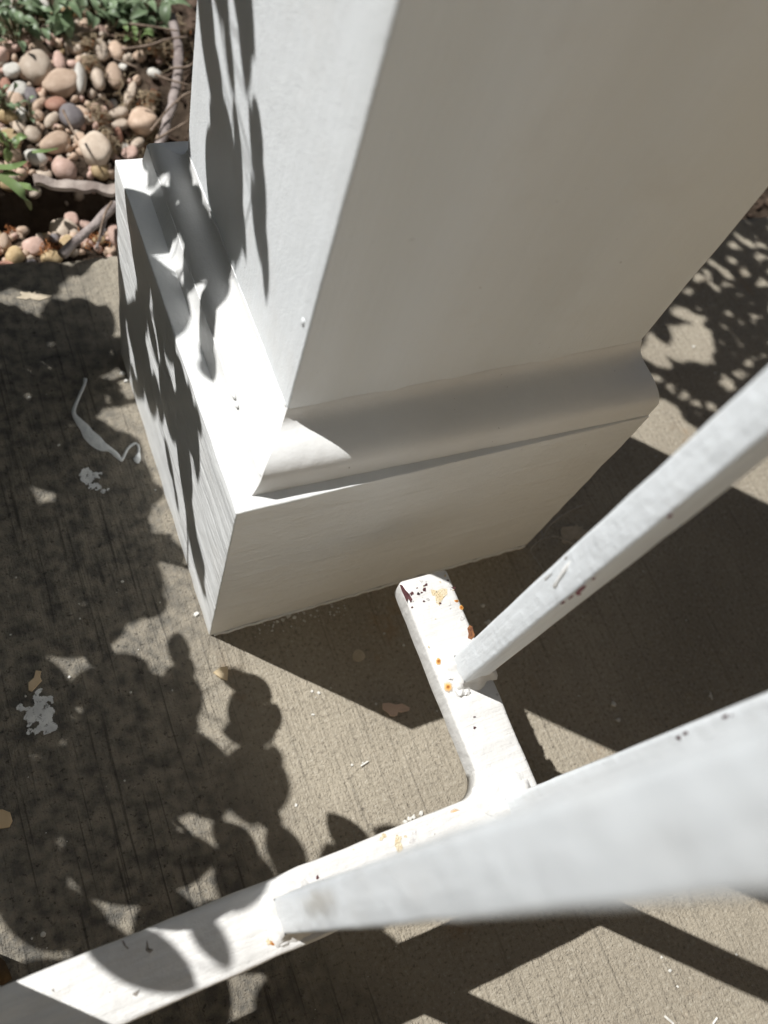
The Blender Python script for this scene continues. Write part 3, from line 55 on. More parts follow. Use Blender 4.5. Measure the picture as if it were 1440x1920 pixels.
LEFT = [[-1609,1504,1760,-57,-79,20,61,-26,75,454,347],[-2145,1117,2716,-9,-99,11,93,-4,37,458,357],[-1972,3567,3036,-6,85,-53,-95,-21,-24,435,290],[-1517,1884,2040,-36,40,-84,-72,-69,-2,452,331],[-2017,2618,2619,-95,-24,-20,20,-96,20,424,303],[-1491,2588,1986,-79,-61,-1,55,-73,40,427,316],[-2464,988,2657,-88,-5,-48,-8,-96,25,451,325],[-2397,1352,2629,18,94,-30,-77,-6,-63,407,323],[-1927,1455,2260,-96,-1,-29,-10,-92,38,458,252],[-1955,357,2231,64,-73,26,55,66,51,453,328],[-1708,1029,2310,-50,47,-73,-67,-74,-1,397,301],[-967,2154,3609,83,3,55,17,93,-32,454,251],[-1409,2518,2966,27,76,-59,-95,12,-28,403,250],[-1696,2998,2052,54,84,-12,-34,9,-93,421,296],[-1186,-419,2069,92,-26,29,34,90,-26,440,258],[-2049,942,2838,94,14,32,8,80,-59,432,260],[-2772,953,2985,-48,78,-40,-87,-49,7,434,308],[-943,1473,2415,-66,29,-69,-40,-92,0,356,249],[-1742,2471,2607,-38,74,-56,-79,-57,-21,449,267],[-2023,1963,2905,-67,-74,-1,63,-57,53,455,314],[-2481,2531,2962,-38,-89,26,84,-20,51,446,251],[-801,2106,2708,64,-11,76,41,89,-22,456,327],[-2386,3085,2986,33,91,27,-70,42,-58,329,239],[-1776,3717,2502,-69,-28,-67,5,-94,34,367,236],[-1680,843,2850,45,89,-11,-78,33,-54,371,280],[-1919,506,2994,4,-98,17,93,10,34,458,239],[-2614,1931,2949,-69,-70,-16,48,-61,64,459,295],[-979,2568,1894,-40,60,-69,-86,-51,5,404,242],[-1743,316,2242,41,31,86,21,88,-42,405,227],[-2509,513,2685,-77,13,-63,-34,-91,23,349,251],[-1220,779,2191,-35,-86,37,50,17,85,294,185],[-872,2092,3742,-27,-96,-12,62,-27,74,386,282],[-712,1272,2344,32,89,-31,-77,5,-64,296,195],[-1157,2863,3914,-92,15,-37,-39,-54,74,441,305],[-1149,2056,3277,6,95,-29,-85,-10,-52,426,227],[-1490,3070,3220,-50,-86,8,58,-27,77,306,155],[-1333,2608,2743,73,-14,66,33,93,-16,292,215],[-1598,2997,2355,90,-6,44,16,96,-21,367,230],[-2113,718,2640,71,3,70,23,94,-27,346,182],[-1868,-229,2260,70,67,27,-44,69,-57,423,305],[-1939,1338,2577,96,14,-24,-22,91,-36,306,227],[-1117,1873,2754,16,-74,65,78,50,38,361,196],[-1739,2712,1962,-79,-21,-58,0,-94,34,313,169],[-2030,196,2570,-31,-90,32,92,-20,33,428,277],[-1575,447,2748,-22,-79,58,93,1,36,281,146],[-2449,2052,2698,-32,-91,25,84,-15,53,367,230],[-1481,1682,2883,-12,-62,78,66,54,53,307,173],[-2100,129,3367,-56,56,-61,-83,-36,43,335,204],[-1151,-249,2311,57,-16,81,34,94,-5,377,209],[-2642,283,2707,92,9,37,-6,99,-10,412,256],[-2013,1283,2474,81,51,29,-20,71,-68,287,157],[-2254,2682,2531,31,88,-36,-84,8,-53,346,248],[-1600,680,2320,-24,-69,68,82,22,53,449,287],[-2010,3800,2670,-61,52,-60,-77,-58,28,346,187],[-909,2195,3364,-12,-99,11,95,-8,30,303,152],[-2229,191,2473,-7,66,-75,-82,-46,-33,318,206],[-2131,2575,2737,-69,41,-60,-19,-90,-40,415,258],[-1298,3050,2097,52,84,-16,-22,-5,-97,326,213],[-1837,1240,2719,89,45,-8,-41,70,-58,299,210],[-2100,2259,2767,-32,72,-61,-90,-44,-6,320,239],[-2486,1589,2870,3,76,-65,-96,-16,-23,379,248],[-1774,2626,2609,4,-93,37,87,22,45,308,209],[-1492,1819,3024,63,78,-1,-70,56,-44,280,198],[-2593,1204,2627,76,37,52,-19,91,-37,340,261],[-1027,2567,4379,71,62,34,-28,69,-67,302,175],[-1363,241,2799,-14,95,-29,-87,-26,-42,391,248],[-670,1979,4108,58,81,-5,-57,36,-74,288,164],[-1023,2527,4608,44,89,-8,-48,16,-86,291,146],[-1594,1856,2433,-84,-49,-25,39,-85,36,288,149],[-1096,2045,3672,-73,-67,15,52,-41,75,219,102],[-1028,1926,4230,83,21,52,-4,94,-33,167,103],[-1002,747,1876,77,-30,56,52,80,-29,186,95],[-1500,1238,2287,61,60,-53,-78,58,-24,190,104],[-978,116,2243,-22,86,-46,-83,-41,-38,279,138],[-930,2149,2439,47,-82,33,87,49,-1,186,120],[-1752,3195,1985,52,-13,84,50,84,-18,169,116],[-2134,353,3819,-15,99,-8,-45,-14,-88,228,112],[-966,2474,3483,-59,-75,30,74,-35,58,189,107],[-1375,2380,3309,64,60,-47,-76,48,-43,211,105],[-1048,2762,2853,13,-42,90,88,46,8,231,156],[-766,1573,2931,-59,-81,-5,46,-39,80,264,123],[-1543,2825,2399,-96,3,-28,-23,-65,72,167,120],[-1209,1621,3180,95,6,29,14,77,-62,225,166],[-1524,2480,2439,4,-60,80,95,26,16,166,90],[-1346,3059,2413,78,-14,61,36,89,-27,270,131],[-1032,1927,4133,-67,-73,-14,48,-57,66,165,77],[-1189,2087,2671,-15,-95,28,70,10,71,167,129],[-927,1812,2626,33,94,5,-68,28,-68,194,100],[-1122,2455,2074,-3,92,-40,-80,-26,-54,181,93],[-1832,3983,2999,-54,-83,-11,84,-54,2,182,102],[-1360,208,2079,23,-72,66,60,64,48,175,106],[-1031,2029,4330,80,60,-6,-34,37,-86,162,81],[-1431,990,2097,67,74,13,-48,56,-68,243,114],[-1932,3398,2460,46,82,-36,-76,14,-64,165,131],[-2502,1086,3066,-84,-51,-20,31,-74,60,245,166],[-486,1642,3270,-96,-26,-9,10,-63,77,163,80],[-893,497,1763,-54,-79,-28,54,-58,61,183,113],[-1308,3172,2032,89,-43,16,44,69,-58,173,106],[-1918,32,2942,-9,-98,-17,93,-14,33,213,154],[-1408,1987,2160,19,89,-42,-45,-30,-84,220,152],[-685,2080,3323,81,-57,11,56,73,-39,222,123],[-937,195,2518,42,-37,83,61,79,4,211,121],[-1439,2633,1708,-50,69,-52,-64,-70,-31,170,78],[-1485,2127,2382,81,28,-53,-55,2,-83,225,152],[-1496,1842,2454,26,-88,40,67,46,58,172,109],[-1538,1450,2230,-90,-34,-28,6,-73,68,174,106],[-1833,54,2672,-58,18,-79,-77,-43,47,209,95],[-901,1605,1958,56,74,-38,-82,43,-37,160,83],[-1472,2630,3467,-22,89,-41,-97,-21,7,171,137],[-910,658,1754,-27,64,-71,-94,-35,5,187,139],[-2311,1084,2607,17,-63,76,92,38,11,176,131],[-1370,823,2409,-88,16,-44,-35,-85,40,211,146],[-1648,31,2197,-95,-32,2,28,-80,53,173,88],[-973,2246,2378,0,83,-56,-88,-26,-39,202,114],[-1040,2731,2637,62,72,32,-54,68,-49,244,121],[-947,2520,2100,-83,-22,-51,-6,-88,48,193,113],[-922,2237,3224,-17,76,-63,-95,-30,-11,212,108],[-1636,3295,1880,-90,-37,-23,-4,-46,89,186,88],[-1592,108,3170,76,65,-5,-49,51,-70,208,107],[-726,2190,1730,-70,-58,-42,35,-79,50,168,83],[-2414,356,2135,74,22,64,2,94,-34,170,100],[-653,2373,2737,-23,-93,28,90,-9,42,127,82],[-1670,2900,2701,-30,-79,-53,15,-59,79,129,96],[-591,1625,3671,56,77,-29,-62,17,-76,112,63],[-943,2245,4295,-87,-49,6,42,-67,61,137,69],[-1550,1049,1777,-69,-72,0,67,-64,36,143,114],[-1301,1925,3742,-39,-76,52,71,12,70,136,93],[-1246,1628,3394,-13,98,-14,-86,-18,-48,122,65],[-1178,2355,4832,88,7,46,15,89,-42,150,117],[-1077,1858,4145,-96,6,-29,-4,-100,-6,139,88],[-1853,3685,2710,82,54,21,-54,84,-3,119,93],[-1075,2097,4077,-88,-44,18,47,-72,51,140,83],[-1259,1390,2422,33,87,-37,-72,-2,-69,151,91],[-780,2152,3842,73,67,14,-63,73,-25,139,83],[-507,1986,2765,-18,87,-46,-81,-39,-43,116,64],[-1467,489,2521,-82,53,-21,-54,-84,1,117,92],[-1672,1038,3063,-19,-88,43,98,-17,7,120,66],[-1669,1400,2953,72,-63,29,64,77,6,123,80],[-1782,2313,3348,-86,-44,28,51,-60,62,120,60],[-1875,685,2839,-33,-93,19,90,-25,35,137,73],[-1063,2318,2016,11,-85,51,82,36,43,114,59],[-4564,1814,4026,-2,-97,22,80,12,59,440,248],[-3043,2175,2483,94,-33,5,33,92,-20,475,322],[-4320,2507,1082,-36,-78,-51,23,-61,76,373,206],[-3073,1618,3100,46,85,28,-87,49,-7,451,240],[-3990,1953,3568,-47,-87,-13,49,-38,78,313,163],[-4396,1413,4909,75,-41,52,21,89,41,538,335],[-4636,2078,1724,6,-91,42,25,42,87,371,275],[-4597,2470,3332,-9,-58,81,54,65,53,537,281],[-3556,2124,1114,-19,-95,-26,71,-31,63,440,315],[-3619,3195,3806,36,67,-65,-74,-22,-64,319,204],[-4219,3821,1031,78,55,-31,-36,-1,-93,410,287],[-4146,1680,4228,-30,92,-26,-65,-39,-65,307,173],[-3202,3191,1157,64,-34,69,74,53,-41,376,262],[-4569,2398,1802,-9,-100,0,96,-9,26,480,272],[-4652,1727,4096,-16,-99,1,90,-14,42,355,193],[-3924,1101,4569,-72,63,29,-60,-36,-72,304,189],[-2913,2124,1157,68,56,47,-72,61,33,455,267],[-4596,2535,4613,-46,-89,-5,72,-40,57,437,293],[-2296,1896,2240,10,-99,12,95,13,29,485,313],[-2523,3056,3060,-54,71,-45,-79,-61,-2,308,177],[-2461,3786,2580,4,66,-75,-100,5,0,347,223],[-3991,3218,4532,87,47,-17,-47,64,-61,433,308],[-3343,4518,4584,-94,-24,-24,5,-81,58,358,252],[-4566,2627,1551,-8,68,-72,-52,-65,-55,333,247],[-2894,3605,4102,-91,39,-16,-39,-66,63,322,218],[-3210,3372,3806,4,-15,99,93,36,2,502,281],[-3909,3439,3688,76,64,-10,-32,23,-92,423,290],[-2833,4219,4165,96,6,-26,-26,33,-91,402,236],[-4403,2170,3328,46,-82,35,-2,38,92,546,374],[-2967,4451,1814,-71,58,-39,-70,-51,51,502,332],[-2554,1112,3096,-9,-62,-78,67,-62,41,438,220],[-2639,3863,1654,2,82,-57,-92,-20,-33,317,217],[-3540,3798,2076,10,53,-84,-97,-13,-20,482,260],[-4559,2977,4286,24,-91,33,61,40,68,441,294],[-2547,3270,3100,54,-80,25,60,15,-79,520,297],[-2720,1301,3293,2,100,7,-98,3,-18,433,229],[-3452,3275,3054,-97,-22,8,19,-57,80,381,214],[-3489,3917,1248,41,86,-31,-79,16,-59,514,377],[-4681,3386,2417,-52,-65,-56,22,-73,64,412,281],[-3795,1113,4781,-99,4,-14,0,-96,-27,491,284],[-2734,1212,4445,1,100,0,-97,1,-26,449,247],[-4225,4268,4260,81,-31,50,55,70,-45,335,225],[-3305,2959,3894,42,-42,80,84,52,-16,349,225],[-3278,2900,2719,-87,-42,26,45,-46,77,476,319],[-3177,3426,3702,-29,-71,64,96,-25,16,416,220],[-4023,1248,3581,43,71,56,-77,61,-18,451,293],[-2673,3890,3055,48,-61,63,86,48,-19,500,331],[-4030,1347,3272,3,47,88,-60,72,-36,375,196],[-2581,2502,3336,-87,50,-5,-49,-86,-14,432,299],[-2332,3672,2228,-51,-22,83,59,-79,16,327,232],[-4604,3227,4661,27,96,9,-70,26,-66,420,226],[-4009,1880,4268,87,-41,29,24,85,47,358,237],[-3178,2020,3870,-63,-75,-20,77,-64,2,530,391],[-4411,1668,1009,-68,49,-55,-7,-78,-62,456,312],[-4579,3098,4107,29,95,-13,-41,0,-91,390,285],[-4407,2774,1940,-50,30,-82,-50,-87,-1,349,253],[-3194,1522,1375,-26,-83,-49,91,-39,18,488,356],[-3621,3652,4606,17,57,-80,-86,-31,-40,492,280],[-3383,1421,2789,-73,-52,-44,64,-75,-17,473,320],[-4374,3991,2736,-82,5,-56,-38,-79,49,433,296],[-3863,1174,3804,65,-62,43,23,71,67,532,279],[-3676,4038,2243,-87,-15,46,48,-37,79,333,221],[-3750,1086,2250,-15,-73,-67,80,-49,36,449,263],[-2940,1665,1465,-93,30,21,-24,-94,25,509,337],[-3079,3447,2162,1,74,-67,-43,60,67,487,262],[-2776,4168,2072,99,-3,10,10,63,-77,536,321],[-3419,4017,3630,85,-10,52,40,76,-51,357,205],[-2276,2657,2097,97,4,-24,-13,91,-39,322,193],[-2995,3795,1315,-77,52,-37,-64,-63,44,546,345],[-2889,4381,1701,-53,34,-78,-84,-31,44,523,328],[-4841,3176,4363,-94,-13,-33,3,-96,29,433,242],[-2622,4174,1378,46,74,-50,-86,21,-47,477,279],[-2596,3696,2850,12,-90,43,97,2,-23,511,339],[-3234,1642,1773,84,-32,44,4,84,54,421,307],[-4155,2048,2721,89,-18,42,-4,89,46,431,285],[-4841,2438,4532,49,-42,76,45,87,19,374,220],[-3583,2114,2043,16,85,49,-98,21,-6,512,285],[-2205,3783,3575,24,92,-29,-97,24,-6,330,172],[-4142,2185,2824,-3,-75,-66,25,-64,73,461,264],[-3197,1961,1026,-29,-93,-25,93,-33,18,481,318],[-3114,1128,4276,-46,-38,-80,75,-65,-13,485,363],[-3698,4270,1590,-76,39,-53,-63,-65,42,314,220],[-2568,4325,2770,82,-13,56,55,50,-67,334,212],[-3441,1249,1634,64,-75,18,56,61,57,421,239],[-3665,3458,1637,-45,46,-77,-68,-73,-3,348,193],[-4909,3048,2434,75,15,64,13,92,-37,516,344],[-3140,2062,4507,-13,95,27,-99,-15,4,445,248],[-4558,2022,1057,62,72,30,-73,67,-13,526,356],[-4543,2433,3938,20,-95,-24,88,6,47,453,320],[-2576,2535,3320,-87,39,31,-13,-78,61,327,213],[-4136,1833,3523,94,31,14,-27,93,-23,533,379],[-4517,1441,1392,11,99,13,-83,16,-54,464,273],[-3220,4360,2055,-76,31,-57,-64,-53,56,473,326],[-1998,2574,1940,-89,-44,-8,32,-74,59,330,194],[-4661,3158,3816,-40,61,-69,-47,-78,-42,518,269],[-3063,1469,2899,40,-87,-29,90,43,-4,470,321],[-3744,3126,4100,88,31,35,0,75,-67,323,232],[-4035,2755,3008,-55,78,-30,-45,-58,-68,406,301],[-3570,1993,2370,62,40,67,-58,82,5,317,237],[-3791,1341,4023,30,93,24,-69,38,-61,438,259],[-4038,3484,1460,-68,-73,-5,47,-49,74,342,195],[-4068,4320,2858,-65,2,-76,-57,-68,46,453,261],[-4341,1466,4148,-72,61,-33,-49,-79,-37,321,179],[-3316,2798,2615,-92,-25,32,39,-41,82,314,189],[-3318,3778,3661,-90,-7,-44,-19,-84,52,320,220],[-3700,3558,4312,54,84,3,-48,34,-81,304,156],[-2847,3523,1895,-52,-68,51,85,-38,36,534,276],[-2064,2157,2828,29,-95,-13,69,12,71,496,346],[-3981,2392,2980,-12,-99,12,41,6,91,500,362],[-2853,2241,2986,-32,93,17,-95,-31,-9,322,176]]
RIGHT = [[1617,3634,4088,27,94,-22,-89,16,-43,251,116],[1774,3148,3824,12,82,-55,-92,-11,-37,254,123],[2141,2847,3495,81,52,26,-26,72,-65,255,122],[2308,4091,3730,84,43,34,-9,72,-69,256,112],[1770,3923,4597,-59,-75,-31,67,-67,33,254,121],[1757,4056,4058,66,75,5,-50,48,-72,254,123],[2595,3972,3569,31,-84,44,92,38,7,258,129],[2329,3157,3454,56,-37,74,60,80,-5,256,110],[1905,4230,4260,-86,24,-44,-43,-81,40,258,119],[1711,3406,4254,-90,-41,-18,32,-87,38,256,125],[1574,3122,4017,-9,-82,57,83,25,49,255,115],[1310,2845,3774,-34,42,-84,-68,-73,-9,252,120],[2950,3837,3389,20,-81,55,95,30,11,248,108],[1834,3581,3609,39,-79,47,75,57,33,255,123],[2621,3544,3352,66,-21,72,41,91,-12,259,119],[1169,2986,4205,92,21,32,-2,86,-51,258,123],[2436,4186,4158,-12,64,-76,-68,-61,-40,239,113],[1128,3489,4107,-45,-89,5,83,-39,39,243,110],[2072,3410,3695,-78,-62,8,47,-49,74,254,123],[1180,3931,4567,-4,-87,48,96,10,26,250,104],[2604,3483,3493,-17,65,-74,-86,-46,-21,252,121],[2323,3616,3499,0,-65,76,91,32,27,226,109],[1188,3156,4189,65,-15,74,56,75,-34,255,122],[778,2999,4422,-20,-77,61,83,20,52,224,110],[1704,4550,4501,-51,-86,-1,78,-46,42,259,118],[1642,3153,4315,87,46,15,-31,77,-56,247,115],[2127,3719,3564,-55,-75,35,78,-33,53,227,103],[2469,3151,3448,-63,-75,-19,32,-47,82,251,108],[1624,3929,4090,-78,4,-63,-25,-94,25,240,113],[2420,3954,3693,70,64,-31,-65,39,-65,221,107],[1353,3737,4587,67,-45,60,66,73,-19,242,108],[1110,2705,4030,-86,-49,-16,40,-82,41,238,98],[2410,2890,3340,-55,-75,37,81,-37,45,235,109],[1631,2641,3737,88,30,37,-16,92,-35,247,123],[2405,4466,4449,18,-57,80,77,59,25,243,116],[972,3862,4560,69,69,-22,-56,33,-76,247,91],[2139,3263,3370,25,90,-36,-81,-1,-59,233,107],[927,3138,4035,94,-9,33,10,99,-2,225,79],[1643,2866,4009,58,82,4,-62,47,-62,257,94],[1678,2887,3739,-93,-17,-32,19,-98,-3,260,115],[2418,3327,3389,-62,-78,-5,61,-52,59,228,83],[2123,3205,3624,5,-63,77,64,61,46,237,105],[2034,4030,3801,-1,-90,44,81,25,54,245,123],[2414,4303,4069,8,90,-43,-77,-21,-60,254,108],[1161,2911,3822,63,-28,73,54,83,-15,189,92],[1623,3466,3638,-36,66,-66,-88,-48,1,249,108],[1191,2850,4208,-19,-98,9,91,-13,40,257,108],[1183,2702,3576,-2,79,-62,-83,-36,-43,202,93],[2595,3727,3552,51,-61,61,71,70,11,173,72],[2326,3880,4158,-79,-61,-9,41,-63,65,180,84],[2095,3987,3979,97,7,24,12,69,-71,229,115],[1307,3961,4335,-73,58,-37,-68,-66,33,219,109],[2619,3200,3348,73,48,48,5,67,-74,253,91],[1950,3727,3948,-31,-95,-10,60,-28,75,182,78],[1552,2688,3364,-9,75,-65,-92,-31,-23,244,111],[2760,3779,3450,-30,-77,56,95,-16,28,188,72],[1170,2917,3490,-76,12,-64,-22,-97,8,185,83],[2714,3691,3610,-88,39,-28,-44,-88,16,180,86],[1647,2673,3472,-93,-34,-12,17,-72,68,239,104],[2986,4028,3567,83,37,42,-24,91,-33,221,81],[2235,4263,3885,85,31,43,-46,83,31,248,104],[1906,2895,3650,77,61,-17,-63,69,-35,207,78],[1715,3420,4133,-55,-81,-23,74,-59,32,235,84],[1910,3961,4306,1,88,-48,-97,-10,-20,222,101],[1284,3486,4008,85,-14,51,26,95,-17,225,103],[2152,4122,3923,-86,-1,-51,-13,-96,23,172,62],[2129,3885,4099,73,65,23,-36,64,-68,178,64],[1706,3346,4405,-41,-80,43,83,-13,54,223,93],[1042,2997,4228,43,-28,86,19,96,21,230,98],[2374,3095,3578,41,84,-37,-87,23,-44,207,94],[2439,3455,3585,65,51,56,-28,85,-45,205,72],[1669,4042,4422,8,-54,84,93,34,13,201,83],[1740,3935,3922,47,-6,88,65,70,-30,253,118],[1948,2523,3318,-20,-66,73,97,-22,7,162,60],[1829,2823,3468,-74,-64,-18,33,-59,74,164,81],[757,3163,4130,28,82,-50,-57,-28,-78,177,70],[1632,3389,3997,-82,-43,-39,26,-87,42,189,76],[1946,3300,3664,100,4,8,0,88,-48,186,67],[713,3582,4386,70,64,32,-35,69,-63,257,105],[1958,3970,3712,-68,-67,-30,28,-62,74,197,87],[1857,3362,3571,55,84,4,-63,44,-64,173,82],[2668,3854,3843,-12,-80,59,80,27,54,227,80],[2453,4263,3832,-46,87,-18,-87,-48,-13,253,95],[1970,2730,3634,-84,47,-28,-49,-87,1,211,94],[1585,3816,4218,85,52,-9,-36,45,-82,166,77],[1255,2593,3393,-62,-15,-77,13,-99,8,182,67],[843,2999,4391,81,-14,58,57,44,-70,202,76],[1948,3625,3859,-17,60,-78,-78,-56,-26,94,50],[1101,2848,3877,83,52,19,-40,80,-45,108,42],[2003,3681,3662,74,-29,62,56,76,-32,112,40],[2089,3612,3839,90,-16,40,30,90,-32,112,51],[1955,2902,3357,-28,-93,22,66,-2,75,132,48],[1328,2646,3731,-24,-97,7,91,-20,36,111,48],[2828,3712,3452,-90,41,-15,-39,-91,-12,123,45],[2246,3329,3639,-90,8,-43,-33,-78,54,159,72],[2099,4117,4343,-60,18,-78,-14,-98,-12,158,63],[1734,2666,3657,-30,94,19,-73,-9,-68,157,69],[2502,4343,4034,79,17,59,8,92,-38,139,72],[1056,3916,4589,68,71,18,-43,59,-69,100,47],[1828,3523,4234,-14,70,-70,-86,-43,-26,112,47],[1826,3247,3557,-79,10,-60,-21,-97,11,125,58],[907,3583,4380,2,81,-58,-51,-49,-70,130,60],[1112,3312,4473,61,77,21,-53,59,-61,114,53],[1188,2769,3575,86,29,42,9,72,-69,117,52],[2620,3379,3337,-9,78,-62,-93,-28,-22,101,40],[1824,2657,3452,-10,57,-82,-67,-65,-36,101,43],[1884,4024,4094,17,-85,49,80,41,43,134,68],[2228,4132,4114,23,-90,36,56,43,71,104,56],[1218,3949,4389,-48,79,-40,-82,-56,-13,129,57],[2032,2965,3572,86,51,-5,-42,64,-65,95,41],[919,3221,4259,65,76,10,-57,57,-59,106,49],[1191,2632,3364,-23,37,-90,-82,-57,-2,109,46],[2970,3706,3400,-76,-61,-22,36,-67,65,127,64],[2171,3466,3363,30,-93,21,88,36,31,97,38],[994,2681,4116,-85,-23,-48,3,-93,37,104,55],[2507,3970,3777,2,-70,71,97,19,16,104,55],[1482,3107,3559,-64,-62,45,41,22,88,97,42],[1247,2465,3574,-37,78,-51,-87,-48,-11,120,49],[1010,2884,4391,57,-1,82,50,80,-34,132,58],[1885,4127,4356,98,20,1,-17,87,-46,108,57],[1905,3574,3608,62,72,31,-68,69,-25,110,50],[2122,3873,4444,-92,29,-27,-38,-81,44,135,73],[1910,2752,3570,32,95,3,-86,31,-40,90,41],[1811,3386,3923,57,-44,69,63,78,-3,99,36],[1269,3186,4531,-66,-73,-18,70,-69,20,93,46],[1261,2743,3633,92,14,37,12,81,-58,95,35],[1037,3085,3711,-75,10,-66,-60,-53,60,109,58],[2209,3521,4061,17,-91,37,94,26,20,104,56],[2155,4116,4015,97,-26,-4,22,89,-40,102,49],[1488,4013,4511,-69,-72,8,47,-36,81,94,35],[1065,3448,4028,74,65,16,-25,49,-83,124,46],[1957,2861,3671,82,-56,3,46,70,55,92,34],[1230,2776,3853,57,41,71,36,66,-66,132,56],[875,3049,3964,-27,78,-57,-77,-53,-36,117,44],[1066,3211,4097,-2,61,-79,-100,4,5,101,43],[1150,3676,4446,-89,9,-45,-38,-71,60,94,35],[913,3566,4452,-83,-53,17,55,-78,29,91,49],[1526,4061,4598,21,85,-48,-90,-3,-43,128,50],[1296,3473,4578,-25,80,-55,-73,-53,-43,100,42],[1375,3539,4357,-47,42,-78,-79,-59,16,97,37],[1169,2733,3815,-67,-72,-19,17,-39,91,115,44]]
BRANCH_L = [[[-3300,3000,-100],[-3559,2730,718],[-2446,944,1477],[-1609,1504,1680]],[[-3300,3000,-100],[-2903,2513,1762],[-1326,3350,3782],[-1023,2527,4528]],[[-3300,3000,-100],[-3569,3137,1284],[-2551,2919,2364],[-2010,3800,2590]],[[-3300,3000,-100],[-3189,2518,1307],[-2944,484,2303],[-2100,129,3287]],[[-3300,3000,-100],[-2446,2132,1230],[-1638,900,1341],[-1186,-419,1989]],[[-3300,3000,-100],[-3131,2127,1454],[-2724,1958,2128],[-2614,1931,2869]],[[-3300,3000,-100],[-3117,1781,2134],[-1260,2700,2106],[-1149,2056,3197]],[[-3300,3000,-100],[-2109,2813,898],[-2000,3421,1442],[-979,2568,1814]],[[-3300,3000,-100],[-2519,2610,801],[-2469,1618,1516],[-1955,357,2151]],[[-3300,3000,-100],[-2493,2510,815],[-1344,1569,1779],[-712,1272,2264]],[[-3300,3000,-100],[-3332,3155,910],[-2244,2458,1952],[-1774,2626,2529]],[[-3300,3000,-100],[-2119,2860,1103],[-2624,2351,2180],[-1837,1240,2639]],[[-3300,3000,-100],[-2640,2861,931],[-4108,1499,1958],[-2772,953,2905]],[[-3300,3000,-100],[-3396,3686,1191],[-1891,3335,2319],[-2386,3085,2906]]]
